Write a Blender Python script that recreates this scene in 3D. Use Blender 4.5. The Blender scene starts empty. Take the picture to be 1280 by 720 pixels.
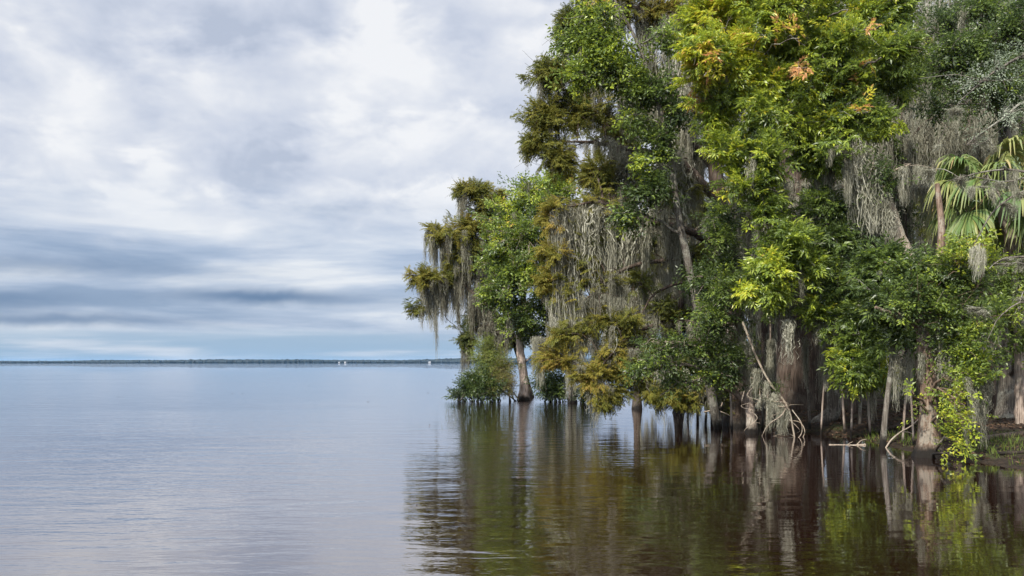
import bpy, math
import numpy as np
from mathutils import Vector

scene = bpy.context.scene
COL = scene.collection

# ------------------------------------------------------------------ camera
F, H, HZ = 1200.0, 2.0, 453.4            # focal length (px of a 1280 wide frame), eye height, horizon row
cam_d = bpy.data.cameras.new("camera")
cam = bpy.data.objects.new("camera", cam_d)
COL.objects.link(cam)
cam.location = (0, 0, H)
cam.rotation_euler = (math.radians(90), 0, 0)
cam_d.sensor_width = 36.0
cam_d.lens = F / 1280.0 * 36.0
cam_d.shift_y = (HZ - 360.0) / 1280.0
cam_d.clip_start = 0.1
cam_d.clip_end = 30000.0
scene.camera = cam

# ------------------------------------------------------------------ sun, exposure
SUN = Vector((-0.40, -0.62, 0.68)).normalized()
sun_d = bpy.data.lights.new("sun", 'SUN')
sun_d.energy = 5.0
sun_d.angle = math.radians(2.0)
sun_d.color = (1.0, 0.95, 0.86)
sun = bpy.data.objects.new("sun", sun_d)
COL.objects.link(sun)
sun.rotation_euler = SUN.to_track_quat('Z', 'Y').to_euler()
scene.view_settings.view_transform = 'Standard'
scene.view_settings.look = 'None'
scene.view_settings.exposure = 0.42
scene.view_settings.gamma = 1.0
scene.view_settings.use_curve_mapping = False

# ------------------------------------------------------------------ node helper
class NG:
    def __init__(s, tree):
        s.t = tree
        s.n = tree.nodes
        s.l = tree.links
    def add(s, typ, ins=None, **kw):
        n = s.n.new(typ)
        for k, v in kw.items():
            setattr(n, k, v)
        for k, v in (ins or {}).items():
            s.put(n.inputs[k], v)
        return n
    def put(s, sock, v):
        if isinstance(v, bpy.types.NodeSocket):
            s.l.new(v, sock)
        else:
            if isinstance(v, tuple) and len(v) == 3 and sock.type == 'RGBA':
                v = v + (1.0,)
            sock.default_value = v
    def m(s, op, a, b=0.0, c=0.0, clamp=False):
        n = s.n.new('ShaderNodeMath')
        n.operation = op
        n.use_clamp = clamp
        s.put(n.inputs[0], a)
        s.put(n.inputs[1], b)
        if len(n.inputs) > 2:
            s.put(n.inputs[2], c)
        return n.outputs[0]
    def mix(s, f, a, b, blend='MIX'):
        n = s.n.new('ShaderNodeMix')
        n.data_type = 'RGBA'
        n.blend_type = blend
        s.put(n.inputs[0], f)
        s.put(n.inputs[6], a)
        s.put(n.inputs[7], b)
        return n.outputs[2]
    def ramp(s, f, stops, interp='LINEAR'):
        n = s.n.new('ShaderNodeValToRGB')
        cr = n.color_ramp
        cr.interpolation = interp
        while len(cr.elements) < len(stops):
            cr.elements.new(0.5)
        for e, (p, c) in zip(cr.elements, stops):
            e.position = p
            e.color = (c[0], c[1], c[2], 1.0) if not isinstance(c, float) else (c, c, c, 1.0)
        s.put(n.inputs[0], f)
        return n.outputs[0]
    def ss(s, v, a, b):
        n = s.n.new('ShaderNodeMapRange')
        n.interpolation_type = 'SMOOTHSTEP'
        s.put(n.inputs[0], v)
        n.inputs[1].default_value = a
        n.inputs[2].default_value = b
        return n.outputs[0]
    def noise(s, vec, scale, detail=4.0, rough=0.5, dist=0.0, dims='3D'):
        n = s.n.new('ShaderNodeTexNoise')
        n.noise_dimensions = dims
        s.put(n.inputs['Vector'], vec)
        n.inputs['Scale'].default_value = scale
        n.inputs['Detail'].default_value = detail
        n.inputs['Roughness'].default_value = rough
        n.inputs['Distortion'].default_value = dist
        return n.outputs[0]
    def xyz(s, x, y, z=0.0):
        n = s.n.new('ShaderNodeCombineXYZ')
        s.put(n.inputs[0], x)
        s.put(n.inputs[1], y)
        s.put(n.inputs[2], z)
        return n.outputs[0]

# ------------------------------------------------------------------ world: broken overcast over a clear strip
world = bpy.data.worlds.new("World")
scene.world = world
world.use_nodes = True
world.node_tree.nodes.clear()
g = NG(world.node_tree)
tc = g.add('ShaderNodeTexCoord')
sep = g.add('ShaderNodeSeparateXYZ', {0: tc.outputs['Generated']})
dx, dy, dz = sep.outputs
zc = g.m('MAXIMUM', dz, 0.0)
az = g.m('ARCTAN2', dx, dy)
k = g.m('DIVIDE', 1.0, g.m('ADD', zc, 0.32))
pl = g.xyz(g.m('MULTIPLY', dx, k), g.m('MULTIPLY', dy, k), 0.37)
n_big = g.noise(pl, 2.3, 5.0, 0.52, 0.6)
n_med = g.noise(pl, 6.0, 5.0, 0.58, 0.3)
warp = g.noise(pl, 3.0, 4.0, 0.6)
vo = g.add('ShaderNodeTexVoronoi', {'Vector': g.xyz(g.m('ADD', g.m('MULTIPLY', dx, k), g.m('MULTIPLY', warp, 0.45)), g.m('ADD', g.m('MULTIPLY', dy, k), g.m('MULTIPLY', n_med, 0.40)), 0.2), 'Scale': 5.5, 'Smoothness': 0.9}, feature='SMOOTH_F1')
lump = g.m('SUBTRACT', 0.42, vo.outputs['Distance'])
n_fine = g.noise(g.xyz(g.m('MULTIPLY', az, 1.6), g.m('MULTIPLY', zc, 2.6), 1.7), 6.5, 6.0, 0.6, 0.3)
tex = g.m('ADD', g.m('ADD', g.m('MULTIPLY', n_big, 0.48), g.m('MULTIPLY', n_med, 0.34)), g.m('ADD', g.m('MULTIPLY', n_fine, 0.28), g.m('MULTIPLY', lump, 0.30)))
upper = g.ramp(tex, [(0.40, (0.50, 0.56, 0.69)), (0.475, (0.63, 0.68, 0.795)), (0.545, (0.75, 0.785, 0.865)), (0.63, (0.93, 0.94, 0.965))])
# lower stratus: long flat streaks
st_v = g.xyz(g.m('MULTIPLY', az, 2.4), g.m('MULTIPLY', zc, 17.0), 4.3)
n_st = g.noise(st_v, 1.6, 5.0, 0.55, 0.25)
lower = g.ramp(n_st, [(0.34, (0.31, 0.41, 0.58)), (0.46, (0.46, 0.55, 0.71)), (0.55, (0.62, 0.69, 0.81)), (0.65, (0.84, 0.87, 0.92))])
w_low = g.m('SUBTRACT', 1.0, g.ss(g.m('ADD', zc, g.m('MULTIPLY', g.m('SUBTRACT', n_med, 0.5), 0.10)), 0.10, 0.20))
cloud = g.mix(w_low, upper, lower)
# two dark stratus bars
wob = g.m('MULTIPLY', g.m('SUBTRACT', n_fine, 0.5), 0.018)
wob2 = g.m('MULTIPLY', g.m('SUBTRACT', n_st, 0.5), 0.6)
def bar(a0, z0, aw, zw, amt):
    a = g.m('POWER', g.m('ABSOLUTE', g.m('DIVIDE', g.m('SUBTRACT', g.m('ADD', az, g.m('MULTIPLY', wob2, 0.10)), a0), aw)), 2.0)
    b = g.m('POWER', g.m('ABSOLUTE', g.m('DIVIDE', g.m('SUBTRACT', g.m('ADD', zc, wob), z0), zw)), 2.0)
    e = g.m('EXPONENT', g.m('MULTIPLY', g.m('ADD', a, b), -1.0))
    return g.m('MULTIPLY', e, amt)
bars = g.m('ADD', bar(-0.255, 0.066, 0.105, 0.0075, 1.0), bar(-0.53, 0.057, 0.10, 0.011, 0.85))
bars = g.m('ADD', bars, bar(-0.44, 0.040, 0.13, 0.006, 0.75))
bars = g.m('ADD', bars, bar(-0.46, 0.090, 0.17, 0.010, 0.55), clamp=True)
cloud = g.mix(bars, cloud, (0.135, 0.225, 0.385))
# clear blue strip near the horizon with thin white bands
n_lo = g.noise(g.xyz(g.m('MULTIPLY', az, 3.0), g.m('MULTIPLY', zc, 40.0), 9.1), 1.4, 5.0, 0.55, 0.2)
strip = g.mix(g.ss(n_lo, 0.46, 0.72), (0.35, 0.49, 0.66), (0.66, 0.72, 0.81))
w_strip = g.m('SUBTRACT', 1.0, g.ss(g.m('ADD', zc, g.m('MULTIPLY', g.m('SUBTRACT', n_lo, 0.5), 0.03)), 0.016, 0.038))
cloud = g.mix(w_strip, cloud, strip)
# unseen sky overhead and round the sun brightened as added fill light
sd = g.add('ShaderNodeVectorMath', {0: tc.outputs['Generated'], 1: tuple(SUN)}, operation='DOT_PRODUCT').outputs['Value']
glow = g.m('MULTIPLY', g.m('POWER', g.m('MAXIMUM', sd, 0.0), 5.0), 1.6)
zen = g.m('ADD', 0.75, g.m('ADD', g.m('MULTIPLY', g.ss(zc, 0.42, 0.95), 1.2), glow))
bg_cloud = g.add('ShaderNodeBackground', {'Color': cloud, 'Strength': zen})
sky = g.add('ShaderNodeTexSky', sky_type='NISHITA', sun_disc=False, sun_elevation=math.asin(SUN.z),
            sun_rotation=math.atan2(SUN.x, SUN.y))
bg_sky = g.add('ShaderNodeBackground', {'Color': sky.outputs[0], 'Strength': 0.08})
mixs = g.add('ShaderNodeMixShader', {0: 0.93, 1: bg_sky.outputs[0], 2: bg_cloud.outputs[0]})
out = g.add('ShaderNodeOutputWorld', {'Surface': mixs.outputs[0]})

# ------------------------------------------------------------------ cycles
scene.render.engine = 'CYCLES'
cy = scene.cycles
cy.max_bounces = 7
cy.diffuse_bounces = 4
cy.glossy_bounces = 3
cy.transmission_bounces = 3
cy.transparent_max_bounces = 6
cy.volume_bounces = 0
cy.caustics_reflective = False
cy.caustics_refractive = False
cy.use_denoising = True
cy.sample_clamp_indirect = 4.0

# ------------------------------------------------------------------ materials
def material(name):
    m = bpy.data.materials.new(name)
    m.use_nodes = True
    m.node_tree.nodes.clear()
    return m, NG(m.node_tree)

def leaf_material(name, stops, trans=0.35, rough=0.45, spec=0.45):
    m, g = material(name)
    at = g.add('ShaderNodeAttribute', attribute_name='tint')
    col = g.ramp(at.outputs['Fac'], stops)
    p = g.add('ShaderNodeBsdfPrincipled', {'Base Color': col, 'Roughness': rough, 'Specular IOR Level': spec})
    tcol = g.mix(0.5, col, (1.0, 1.0, 0.25), 'MULTIPLY')
    t = g.add('ShaderNodeBsdfTranslucent', {'Color': col})
    mx = g.add('ShaderNodeMixShader', {0: trans, 1: p.outputs[0], 2: t.outputs[0]})
    g.add('ShaderNodeOutputMaterial', {'Surface': mx.outputs[0]})
    return m

M = {}
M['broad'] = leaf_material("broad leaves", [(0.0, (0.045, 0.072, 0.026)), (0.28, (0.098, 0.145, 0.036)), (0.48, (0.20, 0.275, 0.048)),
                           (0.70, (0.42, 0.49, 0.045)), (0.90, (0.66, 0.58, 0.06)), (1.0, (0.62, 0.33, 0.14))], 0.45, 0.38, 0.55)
M['cypress'] = leaf_material("cypress needles", [(0.0, (0.065, 0.085, 0.026)), (0.35, (0.17, 0.18, 0.034)), (0.65, (0.29, 0.25, 0.045)),
                             (1.0, (0.40, 0.23, 0.07))], 0.38, 0.6, 0.2)
M['willow'] = leaf_material("willow leaves", [(0.0, (0.05, 0.075, 0.02)), (0.5, (0.19, 0.24, 0.045)), (1.0, (0.22, 0.17, 0.08))], 0.4, 0.55, 0.3)
M['lichen'] = leaf_material("lichened leaves", [(0.0, (0.07, 0.10, 0.05)), (0.5, (0.20, 0.25, 0.16)), (1.0, (0.42, 0.45, 0.36))], 0.25, 0.6, 0.3)
M['palm'] = leaf_material("palm blades", [(0.0, (0.025, 0.055, 0.018)), (0.5, (0.10, 0.17, 0.045)), (0.8, (0.30, 0.30, 0.10)), (1.0, (0.38, 0.27, 0.14))], 0.30, 0.5, 0.4)
M['moss'] = leaf_material("spanish moss", [(0.0, (0.13, 0.115, 0.085)), (0.5, (0.335, 0.33, 0.25)), (1.0, (0.58, 0.56, 0.46))], 0.38, 0.9, 0.1)
M['grass'] = leaf_material("grass blades", [(0.0, (0.04, 0.06, 0.02)), (0.6, (0.14, 0.20, 0.03)), (1.0, (0.30, 0.24, 0.10))], 0.3, 0.6, 0.2)
M['litter'] = leaf_material("dead leaves", [(0.0, (0.022, 0.014, 0.009)), (0.5, (0.06, 0.034, 0.02)), (1.0, (0.18, 0.11, 0.065))], 0.1, 0.8, 0.2)

def bark_material(name, c0, c1, c2, vscale=1.0, lichen=0.3, wet=True):
    m, g = material(name)
    geo = g.add('ShaderNodeNewGeometry')
    pos = geo.outputs['Position']
    mp = g.add('ShaderNodeMapping', {0: pos})
    mp.inputs['Scale'].default_value = (16 * vscale, 16 * vscale, 0.9)
    n1 = g.noise(mp.outputs[0], 1.6, 6, 0.6)
    n2 = g.noise(pos, 2.2, 4, 0.6)
    n3 = g.noise(pos, 26.0, 3, 0.6)
    col = g.ramp(n1, [(0.32, c0), (0.50, c1), (0.68, c2)])
    li = g.m('MULTIPLY', g.ss(g.m('ADD', g.m('MULTIPLY', n2, 0.7), g.m('MULTIPLY', n3, 0.3)), 0.50, 0.60), lichen)
    col = g.mix(li, col, (0.36, 0.36, 0.30))
    if wet:
        sp = g.add('ShaderNodeSeparateXYZ', {0: pos})
        hh = g.m('ADD', sp.outputs[2], g.m('MULTIPLY', g.m('SUBTRACT', n2, 0.5), 0.5))
        col = g.mix(g.ss(hh, 0.40, 0.10), col, (0.012, 0.010, 0.008))
    b = g.add('ShaderNodeBump', {'Height': n1, 'Strength': 0.8, 'Distance': 0.03})
    p = g.add('ShaderNodeBsdfPrincipled', {'Base Color': col, 'Roughness': 0.85, 'Normal': b.outputs[0], 'Specular IOR Level': 0.2})
    g.add('ShaderNodeOutputMaterial', {'Surface': p.outputs[0]})
    return m

M['bark_cypress'] = bark_material("cypress bark", (0.022, 0.015, 0.011), (0.062, 0.044, 0.033), (0.135, 0.10, 0.078), 0.9, 0.10)
M['bark_grey'] = bark_material("grey bark", (0.035, 0.030, 0.025), (0.11, 0.095, 0.078), (0.22, 0.195, 0.165), 1.2, 0.5)
M['bark_pale'] = bark_material("pale bark", (0.10, 0.075, 0.06), (0.30, 0.235, 0.19), (0.46, 0.39, 0.33), 1.2, 0.35)
M['bark_red'] = bark_material("reddish bark", (0.045, 0.029, 0.020), (0.15, 0.10, 0.07), (0.28, 0.21, 0.16), 1.3, 0.35)
M['bark_pink'] = bark_material("pinkish bare bark", (0.16, 0.12, 0.10), (0.42, 0.33, 0.28), (0.55, 0.48, 0.43), 1.0, 0.3)
M['twig_pale'] = bark_material("bare pale wood", (0.13, 0.10, 0.075), (0.30, 0.24, 0.18), (0.44, 0.38, 0.31), 2.0, 0.3, False)

# water: tannin-brown lake
def water_material():
    m, g = material("lake water")
    geo = g.add('ShaderNodeNewGeometry')
    pos = geo.outputs['Position']
    sp = g.add('ShaderNodeSeparateXYZ', {0: pos})
    def wv(sx, sy, off, detail, rough=0.5, dist=0.3):
        v = g.xyz(g.m('MULTIPLY', sp.outputs[0], sx), g.m('MULTIPLY', sp.outputs[1], sy), off)
        return g.noise(v, 1.0, detail, rough, dist)
    w1 = wv(0.55, 1.5, 0.0, 2.0)
    w2 = wv(1.8, 5.2, 3.0, 2.0)
    w3 = wv(5.0, 13.0, 7.0, 2.0)
    # gusts: calm and ruffled patches
    gust = g.ss(wv(0.035, 0.10, 11.0, 3.0, 0.55, 0.6), 0.42, 0.66)
    # sheltered near the trees
    lee = g.ss(sp.outputs[0], 0.0, 4.5)
    amp = g.m('ADD', 0.35, g.m('MULTIPLY', gust, 0.65))
    amp3 = g.m('MULTIPLY', amp, g.m('SUBTRACT', 1.0, g.m('MULTIPLY', lee, 0.80)))
    calm = g.m('SUBTRACT', 1.0, g.m('MULTIPLY', lee, 0.72))
    hgt = g.m('MULTIPLY', calm, g.m('ADD', g.m('MULTIPLY', w1, 0.020), g.m('MULTIPLY', g.m('MULTIPLY', w2, amp), 0.011)))
    hgt = g.m('ADD', hgt, g.m('MULTIPLY', g.m('MULTIPLY', w3, amp3), 0.0048))
    b = g.add('ShaderNodeBump', {'Height': hgt, 'Strength': 1.0, 'Distance': 1.0})
    lw = g.add('ShaderNodeLayerWeight', {'Blend': 0.5, 'Normal': b.outputs[0]})
    fac = g.m('ADD', 0.03, g.m('MULTIPLY', g.m('POWER', lw.outputs['Facing'], 2.7), 0.95), clamp=True)
    d = g.add('ShaderNodeBsdfDiffuse', {'Color': (0.0135, 0.0054, 0.0026)})
    gl = g.add('ShaderNodeBsdfGlossy', {'Color': (0.97, 0.96, 0.985), 'Roughness': 0.012, 'Normal': b.outputs[0]})
    mx = g.add('ShaderNodeMixShader', {0: fac, 1: d.outputs[0], 2: gl.outputs[0]})
    g.add('ShaderNodeOutputMaterial', {'Surface': mx.outputs[0]})
    return m
M['water'] = water_material()

def mud_material():
    m, g = material("swamp mud")
    geo = g.add('ShaderNodeNewGeometry')
    pos = geo.outputs['Position']
    n1 = g.noise(pos, 0.9, 5, 0.6)
    n2 = g.noise(pos, 14.0, 5, 0.65)
    col = g.ramp(n2, [(0.35, (0.010, 0.007, 0.005)), (0.55, (0.028, 0.019, 0.012)), (0.72, (0.065, 0.043, 0.028))])
    col = g.mix(g.m('MULTIPLY', g.ss(n1, 0.52, 0.66), 0.6), col, (0.05, 0.065, 0.018))
    b = g.add('ShaderNodeBump', {'Height': n2, 'Strength': 0.9, 'Distance': 0.05})
    p = g.add('ShaderNodeBsdfPrincipled', {'Base Color': col, 'Roughness': 0.9, 'Normal': b.outputs[0], 'Specular IOR Level': 0.2})
    g.add('ShaderNodeOutputMaterial', {'Surface': p.outputs[0]})
    return m
M['mud'] = mud_material()

def plain(name, c, rough=0.7, nz=None):
    m, g = material(name)
    col = c
    if nz:
        geo = g.add('ShaderNodeNewGeometry')
        n = g.noise(geo.outputs['Position'], nz, 4, 0.6)
        col = g.mix(g.ss(n, 0.35, 0.65), tuple(x * 0.7 for x in c), tuple(min(1, x * 1.3) for x in c))
    p = g.add('ShaderNodeBsdfPrincipled', {'Base Color': col, 'Roughness': rough})
    g.add('ShaderNodeOutputMaterial', {'Surface': p.outputs[0]})
    return m
M['shore_wood'] = plain("far woods", (0.007, 0.012, 0.011), 0.9, 0.05)
M['house_wall'] = plain("white house paint", (0.2, 0.2, 0.2), 0.6, 0.8)
M['house_roof'] = plain("grey roof", (0.25, 0.25, 0.26), 0.7, 0.8)

# ------------------------------------------------------------------ geometry
rng = np.random.default_rng(11)
def P(px, py, Y):
    return np.array([(px - 640.0) * Y / F, Y, H - (py - HZ) * Y / F])
def nrm(a):
    a = np.asarray(a, float)
    return a / np.maximum(np.linalg.norm(a, axis=-1, keepdims=True), 1e-9)

class Geo:
    """collects quads; one mesh object comes out"""
    def __init__(s):
        s.v, s.q, s.t, s.mi, s.n, s.sm = [], [], [], [], 0, []
    def put(s, v, q, tint=0.5, mat=0, smooth=False):
        v = np.asarray(v, float).reshape(-1, 3)
        q = np.asarray(q, int).reshape(-1, 4)
        if len(v) == 0 or len(q) == 0:
            return
        s.v.append(v)
        s.q.append(q + s.n)
        s.t.append(np.broadcast_to(np.asarray(tint, float), (len(v),)).copy())
        s.mi.append(np.full(len(q), mat, np.int32))
        s.sm.append(np.full(len(q), smooth, bool))
        s.n += len(v)
    def mesh(s, name, mats, origin=(0, 0, 0)):
        me = bpy.data.meshes.new(name)
        v = np.concatenate(s.v) - np.asarray(origin, float)
        q = np.concatenate(s.q)
        me.vertices.add(len(v))
        me.vertices.foreach_set('co', v.astype(np.float32).ravel())
        me.loops.add(len(q) * 4)
        me.loops.foreach_set('vertex_index', q.astype(np.int32).ravel())
        me.polygons.add(len(q))
        me.polygons.foreach_set('loop_start', np.arange(0, len(q) * 4, 4, dtype=np.int32))
        me.polygons.foreach_set('material_index', np.concatenate(s.mi))
        me.polygons.foreach_set('use_smooth', np.concatenate(s.sm))
        at = me.attributes.new('tint', 'FLOAT', 'POINT')
        at.data.foreach_set('value', np.clip(np.concatenate(s.t), 0, 1).astype(np.float32))
        for m_ in mats:
            me.materials.append(m_)
        me.update(calc_edges=True)
        return me
    def build(s, name, mats, parent=None, origin=None):
        if not isinstance(mats, (list, tuple)):
            mats = [mats]
        if origin is None:
            origin = tuple(parent.location) if parent is not None else (0, 0, 0)
        o = bpy.data.objects.new(name, s.mesh(name, mats, origin))
        COL.objects.link(o)
        if parent is not None:
            o.parent = parent
        else:
            o.location = origin
        return o

def tag(o, label=None, cat=None, group=None, kind=None):
    if label: o['label'] = label
    if cat: o['category'] = cat
    if group: o['group'] = group
    if kind: o['kind'] = kind
    return o
def thing(name, label, cat, loc, group=None):
    o = bpy.data.objects.new(name, None)
    o.empty_display_size = 0.3
    COL.objects.link(o)
    o.location = tuple(float(x) for x in loc)
    return tag(o, label, cat, group)

def smooth_path(pts, n):
    pts = np.asarray(pts, float)
    if len(pts) == 2:
        t = np.linspace(0, 1, n)[:, None]
        return pts[0] * (1 - t) + pts[1] * t
    e = np.vstack([2 * pts[0] - pts[1], pts, 2 * pts[-1] - pts[-2]])
    u = np.linspace(0, len(pts) - 1, n)
    i = np.minimum(u.astype(int), len(pts) - 2)
    f = (u - i)[:, None]
    a, b, c, d = e[i], e[i + 1], e[i + 2], e[i + 3]
    return 0.5 * (2 * b + (c - a) * f + (2 * a - 5 * b + 4 * c - d) * f ** 2 + (3 * b - a - 3 * c + d) * f ** 3)

def tube(geo, path, rad, sides=8, wob=0.0, flute=None, mat=0, tint=0.5):
    """path (n,d>=3), rad (n,). flute = (ribs, depth, height, flare)"""
    path = np.asarray(path, float)
    rad = np.broadcast_to(np.asarray(rad, float), (len(path),)).copy()
    n = len(path)
    tg = nrm(np.gradient(path, axis=0))
    ref = np.array([0.13, 1.0, 0.07]) if abs(tg[0][1]) < 0.9 else np.array([1.0, 0.1, 0.0])
    nn = np.zeros((n, 3))
    a = ref - tg[0] * np.dot(ref, tg[0])
    nn[0] = a / np.linalg.norm(a)
    for i in range(1, n):
        a = nn[i - 1] - tg[i] * np.dot(nn[i - 1], tg[i])
        nn[i] = a / max(np.linalg.norm(a), 1e-9)
    bb = np.cross(tg, nn)
    th = np.linspace(0, 2 * math.pi, sides, endpoint=False)
    R = np.repeat(rad[:, None], sides, 1)
    if flute:
        ribs, depth, hh, flare = flute
        z = path[:, 2][:, None]
        e = np.exp(-np.maximum(z, 0) / hh)
        ph = rng.uniform(0, 6)
        R = R * (1 + e * flare) * (1 + (e * 0.75 + 0.25) * depth * np.sin(ribs * th + ph + 0.5 * np.sin(2 * th + ph))[None, :])
    if wob:
        R = R * (1 + wob * rng.normal(size=R.shape))
    v = path[:, None, :] + R[..., None] * (np.cos(th)[None, :, None] * nn[:, None, :] + np.sin(th)[None, :, None] * bb[:, None, :])
    idx = np.arange(n * sides).reshape(n, sides)
    a = idx[:-1]
    b = idx[1:]
    q = np.stack([a, np.roll(a, -1, 1), np.roll(b, -1, 1), b], -1).reshape(-1, 4)
    geo.put(v.reshape(-1, 3), q, tint, mat, True)
    # closing cap
    c = np.vstack([v[-1], path[-1][None] + tg[-1][None] * rad[-1] * 0.4])
    s_ = sides
    qq = [[i, (i + 1) % s_, (i + 2) % s_, s_] for i in range(0, s_ - 1, 2)]
    geo.put(c, qq, tint, mat, True)

# ---- foliage spray templates: local y = along the twig, z = up
def leaflet(base, d, nrm_, L, Wd, fold=0.12, droop=0.15):
    d = d / np.linalg.norm(d)
    s = np.cross(d, nrm_)
    s /= max(np.linalg.norm(s), 1e-9)
    u = np.cross(s, d)
    return np.array([base, base + d * L * 0.42 + s * Wd * 0.5 + u * fold * Wd, base + d * L - np.array([0, 0, droop * L]),
                     base + d * L * 0.42 - s * Wd * 0.5 + u * fold * Wd])
def spray_ash(r):
    out = []
    twig = 0.34
    spots = [(0.25, 1), (0.40, -1), (0.58, 1), (0.74, -1), (0.88, 1), (1.0, 0)]
    for f, sd in spots:
        b = np.array([0, twig * f, 0.0])
        ang = sd * r.uniform(0.6, 1.2)
        d = np.array([math.sin(ang), math.cos(ang), r.uniform(-0.35, 0.35)])
        d /= np.linalg.norm(d)
        side = np.cross(d, [0, 0, 1.0])
        up = np.cross(side, d) + r.normal(0, 0.25, 3)
        Lr = r.uniform(0.13, 0.19)
        for t, s2 in ((0.35, 1), (0.38, -1), (0.68, 1), (0.72, -1), (1.0, 0)):
            bb = b + d * Lr * t - np.array([0, 0, 0.04 * t * t])
            dd = d + side * s2 * r.uniform(0.8, 1.3) + r.normal(0, 0.2, 3)
            out.append(leaflet(bb, dd, up + r.normal(0, 0.3, 3), r.uniform(0.095, 0.15), r.uniform(0.036, 0.054), 0.15, 0.25))
    return np.array(out)
def spray_broad(r, n=14, L=0.085, Wd=0.045):
    out = []
    for i in range(n):
        f = (i + 0.5) / n
        b = np.array([0, 0.34 * f, 0]) + r.normal(0, 0.012, 3)
        ang = (1 if i % 2 else -1) * r.uniform(0.4, 1.5)
        d = np.array([math.sin(ang), math.cos(ang), r.uniform(-0.5, 0.45)])
        out.append(leaflet(b + d * 0.04, d, np.array([0, 0, 1.0]) + r.normal(0, 0.4, 3), L * r.uniform(0.7, 1.25), Wd * r.uniform(0.8, 1.2), 0.15, 0.2))
    return np.array(out)
def spray_cypress(r):
    out = []
    for j in range(3):
        a0 = (-0.6, 0.0, 0.6)[j] + r.normal(0, 0.12)
        b0 = np.array([0, (0.05, 0.12, 0.05)[j], 0.0])
        D = np.array([math.sin(a0), math.cos(a0), r.uniform(-0.25, 0.1)])
        LL = r.uniform(0.20, 0.30)
        for i in range(9):
            f = (i + 1) / 9
            b = b0 + D * LL * f - np.array([0, 0, 0.05 * f * f])
            for sd in (-1, 1):
                ang = a0 + sd * r.uniform(0.7, 1.1)
                d = np.array([math.sin(ang), math.cos(ang), r.uniform(-0.7, -0.1)])
                out.append(leaflet(b, d, np.array([0, 0, 1.0]) + r.normal(0, 0.35, 3), r.uniform(0.06, 0.11) * (1.1 - 0.5 * f), 0.023, 0.1, 0.3))
    return np.array(out)
def spray_willow(r):
    return spray_broad(r, 22, 0.11, 0.014)
def spray_small(r):
    return spray_broad(r, 20, 0.038, 0.022)
TPL = {}
for nm, fn in (('ash', spray_ash), ('broad', spray_broad), ('cypress', spray_cypress), ('willow', spray_willow), ('small', spray_small)):
    TPL[nm] = [fn(rng) for _ in range(5)]
TPL['oak'] = [spray_broad(rng, 18, 0.075, 0.032) for _ in range(5)]
LMAT = {'ash': 'broad', 'broad': 'broad', 'oak': 'broad', 'cypress': 'cypress', 'willow': 'willow', 'small': 'lichen'}

def put_sprays(geo, kind, pos, fwd, scale, tint, mat=0, roll=0.5, jit=0.085):
    pos = np.asarray(pos, float)
    N = len(pos)
    if N == 0:
        return
    fwd = nrm(fwd)
    up = nrm(np.array([0, 0, 1.0]) + rng.normal(0, roll, (N, 3)))
    side = nrm(np.cross(fwd, up))
    up = np.cross(side, fwd)
    B = np.stack([side, fwd, up], 1)                                   # rows are local axes
    which = rng.integers(0, len(TPL[kind]), N)
    scale = np.broadcast_to(scale, (N,))
    tint = np.broadcast_to(tint, (N,))
    for w in range(len(TPL[kind])):
        ix = np.nonzero(which == w)[0]
        if len(ix) == 0:
            continue
        T = TPL[kind][w]
        k_ = T.shape[0]
        V = np.einsum('ij,njk->nik', T.reshape(-1, 3), B[ix]) * scale[ix][:, None, None] + pos[ix][:, None, :]
        tt = tint[ix][:, None] + rng.normal(0, jit, (len(ix), k_))
        geo.put(V.reshape(-1, 3), np.arange(len(ix) * k_ * 4).reshape(-1, 4), np.repeat(tt.ravel(), 4), mat)

# ---- spanish moss drapes: unit length 1 hanging down, unit width 1
def moss_arrays(r, n, narrow=1.0):
    V, Q, T = [], [], []
    nv = 0
    S = 12
    for i in range(n):
        x = r.normal(0, 0.26)
        y = r.normal(0, 0.20)
        cen = math.exp(-(x * x) / 0.10)
        L = (0.25 + 0.75 * cen) * r.uniform(0.45, 1.0)
        top = -r.uniform(0, 0.10) - (0.0 if r.random() < 0.6 else r.uniform(0, 0.35))
        L = min(L, 1.0 + top)
        if L < 0.08:
            continue
        a = r.uniform(0, math.pi)
        w = r.uniform(0.008, 0.028)
        t = np.linspace(0, 1, S + 1)
        dr1, dr2, ph = r.normal(0, .10), r.normal(0, .10), r.uniform(0, 6.28)
        wx = np.cumsum(r.normal(0, 0.048, S + 1)) + r.normal(0, 0.020, S + 1)
        wy = np.cumsum(r.normal(0, 0.048, S + 1)) + r.normal(0, 0.020, S + 1)
        conv = 1 - 0.45 * t * cen
        cx = x * conv + wx + dr1 * t + 0.055 * np.sin(ph + t * r.uniform(5, 17)) * (.3 + t)
        cyy = y * conv + wy + dr2 * t + 0.055 * np.cos(ph + t * r.uniform(5, 17)) * (.3 + t)
        cz = top - L * t
        ww = w * np.interp(t, [0, .15, .5, .8, 1], [.6, 1, 1.05, .65, .12]) * r.uniform(.6, 1.35, S + 1)
        dx_, dy_ = math.cos(a), math.sin(a)
        l = np.stack([cx - dx_ * ww, cyy - dy_ * ww, cz], 1)
        rr = np.stack([cx + dx_ * ww, cyy + dy_ * ww, cz - r.uniform(-.01, .01)], 1)
        V.append(np.stack([l, rr], 1).reshape(-1, 3))
        b = nv + 2 * np.arange(S)
        Q.append(np.stack([b, b + 1, b + 3, b + 2], 1))
        T.append(np.full(2 * (S + 1), np.clip(0.5 + r.normal(0, 0.22), 0, 1)))
        nv += 2 * (S + 1)
    v = np.concatenate(V)
    tz = np.clip(-v[:, 2], 0, 1)
    v[:, 0] += 0.22 * np.sin(2.2 * tz + r.uniform(0, 6)) * tz + r.normal(0, .16) * tz
    return v, np.concatenate(Q), np.concatenate(T)
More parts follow.
